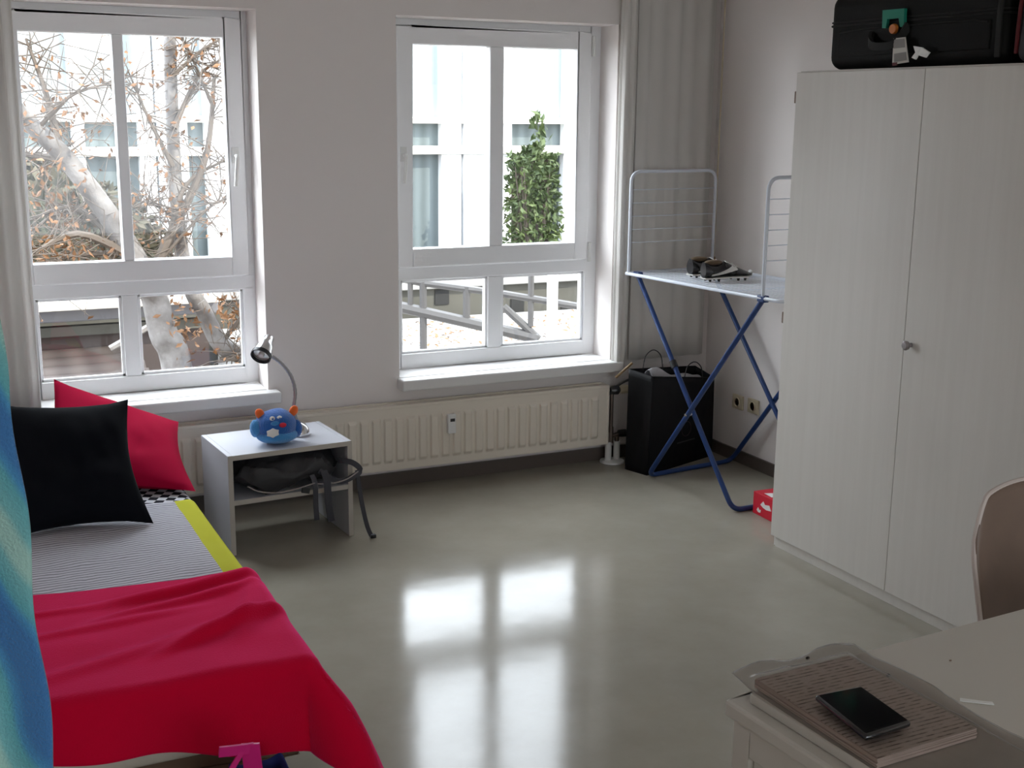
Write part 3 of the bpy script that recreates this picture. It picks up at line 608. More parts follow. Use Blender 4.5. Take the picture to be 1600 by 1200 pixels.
# red blanket
def blanket():
    x0, y1 = -.11, 3.40; wx = BXR-x0; wy = y1-BY0; zt = BZ+.030
    def f(u, v):
        # head edge slants slightly; overhang grows towards the foot corner
        ox_max = .09+.34*(v**2.2); oy_max = .115+.26*u**2
        s = u*(wx+ox_max); t = v*(wy+oy_max)
        ox = max(0, s-(wx-.03)); oy = max(0, t-(wy-.03)); x = x0+min(s, wx-.03); y = y1-min(t, wy-.03)-.10*(1-v)*(1-u)*0
        y += (.10*(u-.5)*-1)*(1-v)*.9
        hh = math.hypot(ox, oy); z = zt
        P = Vector((s*2.2, t*3.4, .3))
        n = noise.noise(P)*.012+noise.noise(P*2.3+Vector((5, 2, 1)))*.006
        # soft diagonal creases on the top
        cr = 0
        for cx0, cy0, ang, L, hgt, wd in ((.62, 3.30, .12, .34, .024, .028), (.55, 3.20, .22, .30, .018, .022), (.66, 3.00, .45, .30, .022, .022), (.35, 3.12, .10, .30, .010, .02), (.40, 2.93, .30, .40, .012, .03), (.15, 3.26, .0, .25, .012, .02), (.72, 3.1, 1.2, .25, .016, .03)):
            dx, dy = x-cx0, y-cy0; a = dx*math.cos(ang)+dy*math.sin(ang); b_ = -dx*math.sin(ang)+dy*math.cos(ang)
            cr += hgt*math.exp(-(b_/wd)**2)*math.exp(-(a/L)**4*3)
        edge = math.exp(-(v/.03)**2)*.012*0
        if hh <= 0: return Vector((x, y, z+max(n+cr, -.004)+edge))
        r = .04; d = Vector((ox, -oy, 0))/hh
        am = 1.38-.42*(2*ox*oy/hh**2); a = min(hh/r, am); out = r*math.sin(a); dn = r*(1-math.cos(a)); rest = max(0, hh-r*am)
        fold = .018*math.sin((s if oy > ox else t)*19+.8)*min(1, rest/.12)
        out += rest*math.cos(am)+fold; dn += rest*math.sin(am)
        p = Vector((x, y, z+max((n+cr)*(1-min(1, hh/.08)), -.004)-dn))+d*out
        p.z = max(p.z, .012); return p
    o = MB().grid(f, 150, 130).build('blanket', 'redblanket', None, origin=(.35, 3.0, .02), solid=.007); tag(o, 'bright red fleece blanket spread over the foot of the bed', 'blanket')
blanket()
# bag with pink ribbon at the foot of the bed
t = thing('ribbon_bag', 'small navy bag with a bright pink ribbon at the foot of the bed', 'bag', (.66, 2.53, 0))
NVZ = .245
def rb(u, v):
    a = 2*PI*u; k = 1-.12*v; return Vector((.595+.070*k*math.copysign(abs(math.cos(a))**.4, math.cos(a)), 2.53+.05*k*math.copysign(abs(math.sin(a))**.4, math.sin(a)), .001+NVZ*v+.008*math.sin(3*a)*v))
MB().grid(rb, 40, 8, True).add([rb(i/40, 0) for i in range(40)], [tuple(range(40))]).build('bag_body', 'navy', t, solid=.004)
def q(u, v, y=2.47): return ony(u, v, y)
pk = MB().ribbon(smoothpts([q(342, 1175), q(360, 1173), q(378, 1171), q(396, 1168)]), .024, (.05, -.1, 1), .006); pk.ribbon(smoothpts([q(391, 1162), q(393, 1180), q(396, 1205), q(398, 1235)]), .040, (1, -.45, 0), .007); pk.ribbon(smoothpts([q(380, 1170), q(370, 1188), q(362, 1202), q(354, 1222)]), .012, (1, 0, .2), .005)
pk.build('ribbon', 'pink', t)

# ------------------------------------------------------------------ towel at the left, hung over a stand
def towel_():
    st = thing('towel_stand', 'floor-standing towel rail under the blue towel', 'towel stand', (-.06, 1.72, 0))
    MB().tube([(-.14, 1.72, 1.47), (.060, 1.72, 1.47)], .012, 10).build('rail', 'steel', st)
    MB().tube([(-.12, 1.72, .025), (-.12, 1.72, 1.47)], .012, 10).build('post', 'steel', st)
    b_ = MB().box((-.16, 1.55, .0), (-.08, 1.89, .025)); b_.build('foot', 'steel', st, smooth=False, bevel=.004)
    def f(u, v):
        # v: 0 front hem .. over the bar .. 1 back hem
        L = 1.10; s = v*(2*L); r = .018
        xw = .085+.004*math.sin(7*v*3)
        if s < L-.03: z = 1.47-(L-.03-s); y = 1.72-r-.012*math.sin(u*5+1)*(1.47-z)
        elif s < L+.03: a = (s-(L-.03))/.06*PI; z = 1.47+r*math.sin(a); y = 1.72-r*math.cos(a)
        else: z = 1.47-(s-L-.03); y = 1.72+r+.015*math.sin(u*6)*(1.47-z)
        right = .091+.030*max(0, 1.47-z)-.012*max(0, (z-1.36)/.11)
        right += .004*math.sin(z*23)
        x = -.10+(right+.10)*u
        y += .010*math.sin(u*11)*min(1, (1.47-z)*2) if z < 1.47 else 0
        return Vector((x, y, z))
    o = MB().grid(f, 30, 120).build('towel', 'towel', None, origin=(0, 1.72, .37), solid=.009); tag(o, 'turquoise and blue beach towel hanging at the left edge, in front of the bed', 'towel')
towel_()

# ------------------------------------------------------------------ nightstand and what is on it
RZ = math.atan2(.035, .506)
NB = Vector((1.0, 4.572, 0))
ex, ey = Vector((math.cos(RZ), math.sin(RZ), 0)), Vector((-math.sin(RZ), math.cos(RZ), 0))
def nl(x, y, z): return NB+ex*x+ey*y+Vector((0, 0, z))
NR = Matrix.Rotation(RZ, 3, 'Z')
def nbox(a, b): m_ = MB(); m_.box(a, b); m_.v = [NB+NR @ p for p in m_.v]; return m_
ns = thing('nightstand', 'small white open nightstand beside the bed', 'nightstand', tuple(nl(.25, .18, 0)))
WN, DN, HN = .508, .362, .400
nbox((0, 0, 0), (.019, DN, HN)).build('side_panel', 'nightwhite', ns, smooth=False, bevel=.002)
nbox((WN-.019, 0, 0), (WN, DN, HN)).build('side_panel', 'nightwhite', ns, smooth=False, bevel=.002)
nbox((.0195, .001, HN-.020), (WN-.0195, DN, HN-.0005)).build('top_panel', 'nightwhite', ns, smooth=False, bevel=.0015)
nbox((.0195, .002, .200), (WN-.0195, DN-.005, .219)).build('shelf', 'nightwhite', ns, smooth=False, bevel=.0015)
nbox((.0195, DN-.012, .219), (WN-.0195, DN-.004, HN-.020)).build('back_panel', 'nightwhite', ns, smooth=False)
ed = MB()
for a, b_ in (((0, -.0015, 0), (.019, .0, HN)), ((WN-.019, -.0015, 0), (WN, .0, HN)), ((.019, -.0008, HN-.020), (WN-.019, .0, HN-.001)), ((.019, .0, .200), (WN-.019, .001, .219))):
    m_ = nbox(a, b_); ed.add(m_.v, m_.f)
ed.build('edge_banding', 'nightedge', ns, smooth=False)
# backpack
bk = thing('backpack', 'dark grey backpack stuffed in the nightstand shelf, straps hanging', 'backpack', tuple(nl(.25, .15, .220)))
def pack(u, v):
    a = 2*PI*u; b_ = PI*(v-.5); ca, sa, cb, sb = math.cos(a), math.sin(a), math.cos(b_), math.sin(b_)
    e = lambda t, k: math.copysign(abs(t)**k, t)
    x = e(ca, .7)*e(cb, .6)*.222; y = e(sa, .6)*e(cb, .6)*.160; z = e(sb, .75)*.070
    n = noise.noise(Vector((x*9, y*9, z*16)))*.026+noise.noise(Vector((x*26, y*22, z*34)))*.014
    k = 1+n*2.2
    z2 = z*(.88+.12*math.sin(x*8+1)) + .010*math.sin(x*14) + .010*(1-abs(math.sin(x*30+y*26+z*40)))**2 - .008*(1-abs(math.sin(x*19-y*31+1)))**3
    return nl(.25+max(-.224, min(.222, x*k)), .155+min(.18, y*k)-.022*(1-abs(sb))*(sa < 0), .2205+max(0, .080+z2+n*1.3))
MB().grid(pack, 60, 36, True).build('pack_body', 'fabricdark', bk)
MB().tube(smoothpts([nl(.06, -.045, .285), nl(.10, -.056, .262), nl(.17, -.060, .248), nl(.26, -.058, .252), nl(.33, -.050, .262)]), .0028, 6).build('piping', 'piping', bk)
MB().tube(smoothpts([nl(.34, -.045, .255), nl(.40, -.056, .252), nl(.46, -.060, .262), nl(.515, -.045, .282)]), .0028, 6).build('piping', 'piping', bk)
lp = MB().ribbon(smoothpts([nl(.36, -.02, .30), nl(.43, -.045, .252), nl(.505, -.042, .268), nl(.53, -.030, .285), nl(.50, -.02, .315), nl(.46, .02, .32)]), .022, (0, .3, 1), .005); lp.build('shoulder_strap', 'strap', bk)
MB().ribbon(smoothpts([nl(.325, -.03, .29), nl(.33, -.052, .255), nl(.333, -.045, .17), nl(.338, -.040, .105)]), .020, (1, 0, 0), .004).build('strap', 'strap', bk)
MB().ribbon(smoothpts([nl(.375, -.03, .30), nl(.378, -.056, .262), nl(.385, -.05, .17), nl(.398, -.042, .09)]), .028, (1, 0, 0), .004).build('strap', 'strap', bk)
MB().ribbon(smoothpts([nl(.515, -.035, .285), nl(.520, -.03, .25), nl(.532, -.035, .15), nl(.545, -.05, .06), nl(.556, -.062, .018), nl(.566, -.066, .004)]), .018, (1, .2, 0), .004).build('strap', 'strap', bk)
bk_end = nl(.566, -.066, 0)
MB().box((bk_end.x-.010, bk_end.y-.008, 0), (bk_end.x+.012, bk_end.y+.008, .016)).build('strap_buckle', 'black', bk, smooth=False, bevel=.003)
MB().ribbon([nl(.27, -.066, .245), nl(.30, -.068, .238)], .020, (0, 0, 1), .008).build('buckle', 'black', bk)
# plush toy
pc = nl(.235, .115, HN)
pl = thing('plush_toy', 'round blue plush monster with orange ears on the nightstand', 'plush toy', tuple(pc))
fx = Vector((.92, -.39, 0)); fy = Vector((-.36, -.93, 0))   # right / towards viewer
def pp_(x, d, z): return pc+Vector((1, 0, 0))*x+Vector((-.30, -.95, 0))*d+Vector((0, 0, z))
MB().ball(pp_(0, 0, .066), (.082, .074, .064), 28, 18, lambda p: 1+.03*math.sin(6*p.x)+(.10*p.z if p.z > 0 else 0)).build('body', 'bluefur', pl)
MB().ball(pp_(.002, .008, .034), (.083, .076, .034), 28, 14).build('belly', 'bluelight', pl)
for s_ in (-1, 1): MB().ball(pp_(.083*s_, .012, .060-.008*s_), (.022, .024, .036), 16, 10).build('arm', 'bluelight' if s_ < 0 else 'bluefur', pl)
for s_ in (-1, 1):
    MB().ball(pp_(.068*s_+.004, .0, .122), (.018, .012, .023), 14, 10, rot=Matrix.Rotation(.5*s_, 3, 'Y')).build('ear', 'orange', pl)
for x_ in (-.012, .017):
    e = MB().ball(pp_(x_, .056, .112), (.011, .006, .009), 14, 8).build('eye', 'felt', pl); MB().ball(pp_(x_+.002, .0615, .111), (.004, .003, .004), 10, 6).build('pupil', 'bluefur', e)
MB().ball(pp_(.001, .064, .093), (.020, .010, .010), 14, 8).build('brow', 'bluelight', pl)
MB().ball(pp_(.030, .074, .086), (.015, .010, .010), 14, 8).build('nose', 'rednose', pl)
pt = []
for k in range(12):
    a = 2*PI*k/12; r = 1 if k % 2 else .8; pt.append(pp_(-.010+.028*r*math.cos(a), .079, .060+.019*r*math.sin(a)))
MB().prism(pt, Vector((-.30, -.95, 0))*.006).build('mouth', 'felt', pl, smooth=False)
# lamp
lb = onz(466, 679, HN)
la = thing('desk_lamp', 'silver gooseneck lamp standing behind the blue plush toy', 'lamp', tuple(lb))
MB().lathe([(.047, 0), (.048, .006), (.043, .026), (.031, .044), (.014, .052), (.009, .056), (0, .056)], lb+Vector((0, 0, .0003)), n=32).build('base', 'chrome', la)
yy = lb.y
nk = smoothpts([lb+Vector((0, 0, .045)), ony(459, 640, yy), ony(461, 612, yy), ony(455, 588, yy), ony(440, 568, yy), ony(424, 556, yy)], 8)
ngk = MB().tube(nk, [.0072+.0010*(i % 2) for i in range(len(nk))], 10); ngk.build('gooseneck', 'neck', la)
hc = ony(410, 551, yy-.02); ax = Vector((-.52, -.62, -.58)).normalized()
hb = hc-ax*.055
sh_ = MB().lathe([(0, -.030), (.017, -.030), (.020, -.026), (.021, -.008), (.028, .008), (.034, .030), (.040, .075), (.0385, .075), (.032, .031), (.020, .012), (0, .010)], hb, ax, 28).build('lamp_shade', 'chrome', la)
MB().lathe([(.037, .062), (.0412, .062), (.0412, .078), (.037, .078), (.037, .062)], hb, ax, 28, caps=False).build('rim', 'black', sh_)
MB().lathe([(0, .050), (.033, .058), (.033, .063), (0, .060)], hb, ax, 20).build('reflector', 'lampglass', sh_)
MB().lathe([(0, .062), (.012, .062), (.010, .074), (0, .076)], hb, ax, 14).build('bulb', 'felt', sh_)
MB().tube([nk[-1], hb+ax*.01], .008, 8).build('joint', 'chrome', la)

# ------------------------------------------------------------------ wardrobe
XF = 2.998; Y0w, Yg, Y1w, ZT = 2.505, 3.157, 3.815, 1.853
wd = thing('wardrobe', 'tall pale two-door wardrobe against the right wall', 'wardrobe', ((XF+3.59)/2, (Y0w+Y1w)/2, 0))
cs = MB(); xb = 3.59
cs.box((XF+.019, Y1w-.018, 0), (xb, Y1w, ZT)); cs.box((XF+.019, Y0w, 0), (xb, Y0w+.018, ZT)); cs.box((XF+.019, Y0w+.018, ZT-.018), (xb, Y1w-.018, ZT)); cs.box((XF+.019, Y0w+.018, .045), (xb, Y1w-.018, .063)); cs.box((xb-.006, Y0w+.018, .063), (xb, Y1w-.018, ZT-.018)); cs.box((XF+.03, Yg-.009, .063), (xb-.006, Yg+.009, ZT-.018))
cs.build('carcass', 'wardrobe', wd, smooth=False)
BX((XF+.012, Y0w+.019, 0), (XF+.03, Y1w-.019, .043)).build('plinth', 'wardrobe', wd, smooth=False)
d1 = BX((XF, Yg+.0016, .044), (XF+.018, Y1w-.001, ZT-.006)).build('door', 'wardrobe', wd, smooth=False, bevel=.0015)
d2 = BX((XF-.001, Y0w+.001, .044), (XF+.018, Yg-.0016, ZT-.006)).build('door', 'wardrobe', wd, smooth=False, bevel=.0015)
kn = onx(1428, 540, XF); kn.y = Yg-.035
MB().lathe([(.008, 0), (.007, .010), (.015, .018), (.017, .026), (.011, .032), (0, .033)], (XF-.001, kn.y, kn.z), (-1, 0, 0), 20).build('knob', 'knob', d2)
for v in (152, 500):
    c = onx(1238, v, XF); MB().box((XF+.001, Y1w-.001, c.z-.022), (XF+.022, Y1w+.010, c.z+.022)).build('hinge', 'brown', wd, smooth=False, bevel=.003)

# ------------------------------------------------------------------ suitcase and bag on the wardrobe
su = thing('suitcase', 'black suitcase lying on top of the wardrobe', 'suitcase', (3.26, 3.27, ZT))
def rbox(cx, cy, cz, sx, sy, sz, e=.22, n=48, m_=24):
    ef = lambda t, k: math.copysign(abs(t)**k, t)
    return lambda u, v: Vector((cx+sx*ef(math.cos(2*PI*u), e)*ef(math.cos(PI*(v-.5)), e), cy+sy*ef(math.sin(2*PI*u), e)*ef(math.cos(PI*(v-.5)), e), cz+sz*ef(math.sin(PI*(v-.5)), e)))
body = MB().box((3.035, 2.875, ZT+.001), (3.50, 3.70, ZT+.262)); bo = body.build('shell', 'suitcase', su, bevel=.045, seg=6)
for zr_, r_ in ((.153, .004), (.165, .003)):
    MB().tube(fillet([(3.20, 2.875, ZT+zr_), (3.035, 2.875, ZT+zr_), (3.035, 3.70, ZT+zr_), (3.50, 3.70, ZT+zr_), (3.50, 2.875, ZT+zr_), (3.20, 2.875, ZT+zr_)], .045, 6), r_, 6).build('zip_rim', 'suitrim', su)
MB().box((3.030, 2.93, ZT+.045), (3.037, 3.63, ZT+.135)).build('front_pocket', 'suitcase', su, bevel=.003)
MB().tube([(3.029, 3.63, ZT+.128), (3.029, 3.50, ZT+.136), (3.029, 3.0, ZT+.136), (3.029, 2.94, ZT+.128)], .003, 6).build('pocket_zip', 'suitrim', su)
hy = 3.37
hh_ = MB().ribbon(smoothpts([(3.03, hy+.085, ZT+.118), (3.012, hy+.075, ZT+.09), (3.002, hy+.04, ZT+.072), (3.002, hy-.04, ZT+.072), (3.012, hy-.075, ZT+.10), (3.03, hy-.085, ZT+.14)]), .026, (0, 0, 1), .012); hh_.build('handle', 'suitrim', su)
def fpt(u, v, x=3.016): return onx(u, v, x)
a, b_, c, d = fpt(1379, 16), fpt(1413, 13), fpt(1412, 42), fpt(1378, 44)
MB().prism([a, b_, c, fpt(1406, 42), fpt(1404, 28), fpt(1386, 30), fpt(1384, 44), d], (.012, 0, 0)).build('strap_clip', 'green', su, smooth=False)
MB().lathe([(.0, .0), (.015, .0), (.017, .004), (.017, .012)], fpt(1394, 45, 3.006), (1, 0, 0), 16).build('release_button', 'orangeplastic', su)
tg = MB().prism([fpt(1396, 60, 3.0), fpt(1414, 58, 3.0), fpt(1419, 97, 2.996), fpt(1394, 101, 2.996)], (.004, 0, 0)).build('luggage_tag', 'tag', su, smooth=False)
MB().prism([fpt(1396, 62, 2.9985), fpt(1413, 60, 2.9985), fpt(1414, 74, 2.998), fpt(1396, 76, 2.998)], (.002, 0, 0)).build('tag_print', 'greytag', tg, smooth=False)
MB().prism([fpt(1397, 84, 2.996), fpt(1415, 81, 2.996), fpt(1416, 94, 2.9945), fpt(1397, 97, 2.9945)], (.002, 0, 0)).build('tag_print', 'greytag', tg, smooth=False)
MB().prism([fpt(1394, 98, 2.996), fpt(1402, 97, 2.996), fpt(1401, 102, 2.996), fpt(1394, 103, 2.996)], (.004, 0, 0)).build('tag_corner', 'redtrim', tg, smooth=False)
wt = MB(); cw = [fpt(1427, 72, 3.0), fpt(1440, 74, 3.0), fpt(1452, 82, 3.005), fpt(1446, 90, 3.0), fpt(1434, 86, 2.998), fpt(1430, 93, 2.998), fpt(1424, 90, 2.998), fpt(1430, 82, 3.0)]
wt.prism(cw, (.006, 0, 0)).build('crumpled_tag', 'whiteplastic', su, smooth=False)
MB().ribbon([(3.022, 2.885, ZT+.02), (3.018, 2.885, ZT+.14), (3.024, 2.885, ZT+.25)], .02, (0, 1, 0), .006).build('side_strap', 'suitrim', su)
hb_ = thing('holdall', 'dark holdall with red trim beside the suitcase on the wardrobe', 'bag', (3.27, 2.69, ZT))
MB().box((3.045, 2.54, ZT+.001), (3.48, 2.85, ZT+.25)).build('bag_body', 'fabricdark', hb_, bevel=.04, seg=5)
MB().tube(fillet([(3.05, 2.84, ZT+.03), (3.040, 2.83, ZT+.13), (3.048, 2.83, ZT+.245)], .03), .006, 6).build('trim', 'redtrim', hb_)
tag(MB().box((3.06, 3.02, ZT+.2625), (3.46, 3.69, ZT+.36)).build('soft_case', 'suitcase', None, bevel=.03, seg=4), 'dark case stacked on the black suitcase, cut by the top of the photo', 'case')

# ------------------------------------------------------------------ drying rack
dr = thing('drying_rack', 'folding clothes drying rack with blue legs and white wire top in the corner', 'drying rack', (3.32, 4.52, 0))
Pf, Pn = Vector((3.045, 5.085, .945)), Vector((3.085, 3.95, .966))
ax_ = (Pn-Pf); al = ax_.length; ax_.normalize(); sd_v = Vector((1, .04, 0)).normalized(); RWd = .505
def rk(t, w, dz=0): return Pf+ax_*(t*al)+sd_v*(w*RWd)+Vector((0, 0, dz))
MB().tube(fillet([rk(.5, 0), rk(0, 0), rk(0, 1), rk(1, 1), rk(1, 0), rk(.5, 0)], .02), .0085, 10).build('top_frame', 'rackwhite', dr)
for k in range(1, 17): MB().tube([rk(.004, k/17), rk(.996, k/17)], .0022, 5).build('wire', 'rackwhite', dr)
for k in (.33, .66): MB().tube([rk(k, 0, -.006), rk(k, 1, -.006)], .003, 5).build('cross_wire', 'rackwhite', dr)
def hoop(t, ztop, w0, w1):
    p0, p1 = rk(t, w0, .006), rk(t, w1, .006); q0, q1 = p0.copy(), p1.copy(); q0.z = q1.z = ztop
    hp = MB().tube(fillet([p0, q0, q1, p1], .055, 8), .0078, 10).build('wing_hoop', 'rackwhite', dr)
    for k in range(5):
        z = ztop-.085-.062*k; a, b_ = p0.copy(), p1.copy(); a.z = b_.z = z; MB().tube([a, b_], .002, 5).build('wire', 'rackwhite', hp)
zt1 = ony(1000, 268, rk(.03, .2).y).z; zt2 = onx(1225, 279, rk(.90, .05).x).z
hoop(.025, zt1, .0, .97); hoop(.905, zt2, .0, .97)
# scissor legs: two U-shaped frames
f1a, f1b = Vector((3.044, 4.818, .011)), Vector((3.558, 4.872, .011))   # foot bar by the bag
f2a, f2b = Vector((3.085, 4.215, .011)), Vector((3.575, 4.235, .011))   # foot bar by the wardrobe
tA0, tA1 = rk(.90, .012, -.006), rk(.90, .97, -.006); tB0, tB1 = rk(.055, .03, -.006), rk(.055, .96, -.006)
MB().tube(fillet([tA0, f1a, f1b, tA1], .05, 8), .0115, 12).build('leg_frame', 'rackblue', dr)
off_ = Vector((.016, 0, 0))
MB().tube(fillet([tB0+off_, f2a+off_, f2b-off_, tB1-off_], .05, 8), .0115, 12).build('leg_frame', 'rackblue', dr)
for p in (tA0, tA1, tB0+off_, tB1-off_): MB().box((p.x-.014, p.y-.024, p.z-.010), (p.x+.014, p.y+.024, p.z+.018)).build('clip', 'rackblue', dr, smooth=False, bevel=.004)
pm = tB0.lerp(f2a, .40)+off_; dd_ = (f2a-tB0).normalized(); MB().tube([pm-dd_*.018, pm+dd_*.018], .0165, 12).build('sleeve', 'black', dr)
pc_ = ony(1066, 654, (tA0.lerp(f1a, .70)).y-.0); A_, B_ = tA0, tB0+off_
k_ = min(((A_.lerp(f1a, i/200).yz-B_.lerp(f2a+off_, j/200).yz).length, i) for i in range(200) for j in range(200))[1]
pc_ = A_.lerp(f1a, k_/200); MB().lathe([(.0, -.016), (.007, -.014), (.007, .03), (0, .032)], pc_, (1, 0, 0), 10).build('pivot', 'chrome', dr)
# shoes
def shoe(loc, rz, label, group=None):
    o = thing('football_boot', label, 'shoe', loc, group)
    L = .255
    def sec(t):  # half width, bottom z, top z along length (0 heel, 1 toe)
        hw = .034+.012*math.sin(PI*min(1, t*1.05))*(1 if t > .45 else .75)+(.006 if .55 < t < .85 else 0)
        if t > .85: hw *= math.sqrt(max(0, 1-((t-.85)/.155)**2))*.95+.05
        if t < .08: hw *= .72+.28*t/.08
        bot = .018+.010*max(0, (t-.75)/.25)**2+.004*math.sin(PI*t)
        top = .088-.012*math.sin(PI*min(1, t/.45)) if t < .42 else .088-.060*((t-.42)/.58)**.9
        if t > .9: top = min(top, bot+.026*math.sqrt(max(0, 1-((t-.9)/.11)**2))+.006)
        return hw, bot, top
    def f(u, v):
        hw, bo_, tp = sec(v); a = 2*PI*u; c_, s_ = math.cos(a), math.sin(a)
        e = lambda q_, k: math.copysign(abs(q_)**k, q_)
        taper_ = 1 if s_ < 0 else 1-.42*s_*(1 if v < .5 else .7)
        return Vector((loc[0]-L/2+L*v, loc[1]+hw*e(c_, .75)*taper_, loc[2]+(bo_+tp)/2+(tp-bo_)/2*e(s_, .8)))
    up = MB().grid(f, 28, 40, True); up.add([f(i/28, 0) for i in range(28)], [tuple(range(28))]); up.add([f(i/28, 1) for i in range(28)], [tuple(range(28))])
    upper = up.build('upper', 'shoeblack', o)
    def sole(v, s): hw, bo_, tp = sec(v); return Vector((loc[0]-L/2+L*v, loc[1]+s*hw*1.0, loc[2]+bo_-.001))
    so = MB().prism([sole(i/24, 1) for i in range(25)]+[sole(1-i/24, -1) for i in range(25)], (0, 0, -.006)); so.build('sole', 'shoewhite', o, smooth=False)
    for x, y in ((.10, .02), (.10, -.02), (.28, .02), (.28, -.02), (.66, .03), (.66, -.03), (.80, .03), (.80, -.03), (.93, 0)):
        MB().lathe([(.005, 0), (.008, .016)], (loc[0]-L/2+L*x, loc[1]+y, loc[2]+.0005), n=10).build('stud', 'shoewhite' if x > .9 else 'shoeblack', o)
    for sg in (-1, 1):   # curved white side stripe hugging the upper
        st_ = MB()
        def g(u, v):
            t = .10+.50*u; zc = .030+.036*u**1.3; wv = .006+.020*u; hw, bo_, tp = sec(t); zz_ = zc+(v-.5)*wv
            s_ = max(-1, min(1, (zz_-(bo_+tp)/2)/((tp-bo_)/2))); s0 = math.copysign(abs(s_)**(1/.8), s_); c_ = math.sqrt(max(0, 1-s0*s0)); tpr = 1 if s0 < 0 else 1-.42*s0*(1 if t < .5 else .7)
            return Vector((loc[0]-L/2+L*t, loc[1]+sg*(hw*abs(c_)**.75*tpr+.0015), loc[2]+zz_))
        st_.grid(g, 20, 4).build('side_stripe', 'shoewhite', upper, solid=.002)
    MB().ball((loc[0]-L/2+L*.20, loc[1], loc[2]+.084), (.046, .024, .012), 20, 8).build('lining', 'shoebrown', upper)
    lc = MB()
    for k in range(5):
        t = .44+.06*k; hw, bo_, tp = sec(t); lc.tube([(loc[0]-L/2+L*(t-.01), loc[1]-.016, loc[2]+tp-.003), (loc[0]-L/2+L*t, loc[1], loc[2]+tp+.003), (loc[0]-L/2+L*(t+.012), loc[1]+.016, loc[2]+tp-.003)], .0025, 5)
    lc.build('laces', 'shoewhite', upper)
    MB().ball((loc[0]-L/2+L*.985, loc[1], loc[2]+.034), (.006, .014, .010), 12, 8).build('toe_mark', 'shoewhite', upper)
    o.rotation_euler = (0, 0, rz); return o
zr = (Pf.z+Pn.z)/2+.0035
hl_, to_ = onz(1097, 440, zr), onz(1174, 436, zr); s1 = (hl_+to_)/2; sa_ = math.atan2(to_.y-hl_.y, to_.x-hl_.x)
s1c = shoe((s1.x, s1.y, zr), sa_, 'black football boot with white side stripe on the drying rack, nearer one')
def copy_tree(o, parent=None):
    c = o.copy(); C.objects.link(c)
    if parent is not None: c.parent = parent
    for ch in list(o.children): copy_tree(ch, c)
    return c
s2 = copy_tree(s1c); h2_ = onz(1078, 434, zr); s2.location = (h2_.x+.125*math.cos(sa_+.12), h2_.y+.125*math.sin(sa_+.12), zr); s2.rotation_euler = (0, 0, sa_+.12); s2['label'] = 'black football boot on the drying rack, behind its nearer twin'
s1c['group'] = s2['group'] = 'pair of football boots'

# ------------------------------------------------------------------ black paper bag in the corner
pb = thing('paper_bag', 'large black paper carrier bag in the corner under the drying rack', 'bag', (3.29, 4.96, 0))
b0, b1, b2 = Vector((3.016, 4.985, 0)), Vector((3.056, 4.850, 0)), Vector((3.545, 5.018, 0)); b3 = b0+(b2-b1)
b3 = Vector((3.50, 5.095, 0))
t0, t1, t2 = ony(983, 577, 4.99), ony(1020, 589, 4.868), ony(1116, 590, 4.995); t3 = Vector((3.46, 5.075, .46))
out = [b0, b1, b2, b3]; tops = [t0, t1, t2, t3]
def side(i, j, bulge):
    n = ((out[j]-out[i]).cross(Vector((0, 0, 1)))).normalized()
    def f(u, v):
        p = (out[i]*(1-u)+out[j]*u)*(1-v)+(tops[i]*(1-u)+tops[j]*u)*v; k = math.sin(PI*u)*math.sin(PI*min(1, v*1.1)); return p+n*bulge*k+n*noise.noise(Vector((u*4, v*4, i)))*.008*k
    return f
bb_ = MB(); bb_.grid(side(0, 1, -.014), 12, 16); bb_.grid(side(1, 2, .008), 20, 16); bb_.grid(side(2, 3, 0), 8, 16); bb_.grid(side(3, 0, 0), 20, 16); bb_.add(out, [(0, 1, 2, 3)])
bb_.build('bag_body', 'paperbag', pb, solid=.002)
MB().tube([tops[0], tops[1], tops[2], tops[3]], .0025, 5, closed=True).build('rim', 'paperbag', pb)
def hnd(a, b_, up): MB().tube(smoothpts([a, a.lerp(b_, .12)+up*.7, a.lerp(b_, .5)+up, a.lerp(b_, .88)+up*.7, b_]), .0025, 6).build('handle', 'black', pb)
hnd(t1.lerp(t2, .50)-Vector((0, 0, .01)), t1.lerp(t2, .80)-Vector((0, 0, .01)), Vector((.01, .01, .085)))
hnd(t0.lerp(t3, .20)-Vector((0, 0, .01)), t0.lerp(t3, .50)-Vector((0, 0, .01)), Vector((0, 0, .10)))
def tis(u, v):
    p = t0.lerp(t1, .25+.45*v).lerp(t3.lerp(t2, .25+.45*v), .12+.80*u); h = math.sin(PI*v)*(.020+.008*math.sin(u*11)+.012*math.sin(u*5+1)); return p+Vector((0, 0, -.03+h*1.4))
MB().grid(tis, 40, 10).build('tissue_paper', 'tissue', pb, solid=.002)
c = (b1.lerp(b2, .54)); ftop = t1.lerp(t2, .54); ec = c.lerp(ftop, .42); fx_ = (b2-b1).normalized(); fn = fx_.cross(Vector((0, 0, 1))).normalized()
ec = ec+fn*.0125
MB().tube([ec+fx_*.036*math.cos(k*PI/20)+Vector((0, 0, .036*math.sin(k*PI/20))) for k in range(40)], .0014, 5, closed=True).build('ring_emblem', 'emblem', pb)
lnm = MB().ribbon([ec-fx_*.07+Vector((0, 0, -.062)), ec+fx_*.07+Vector((0, 0, -.062))], .006, (0, 0, 1), .001); lnm.build('printed_line', 'emblemgrey', pb)

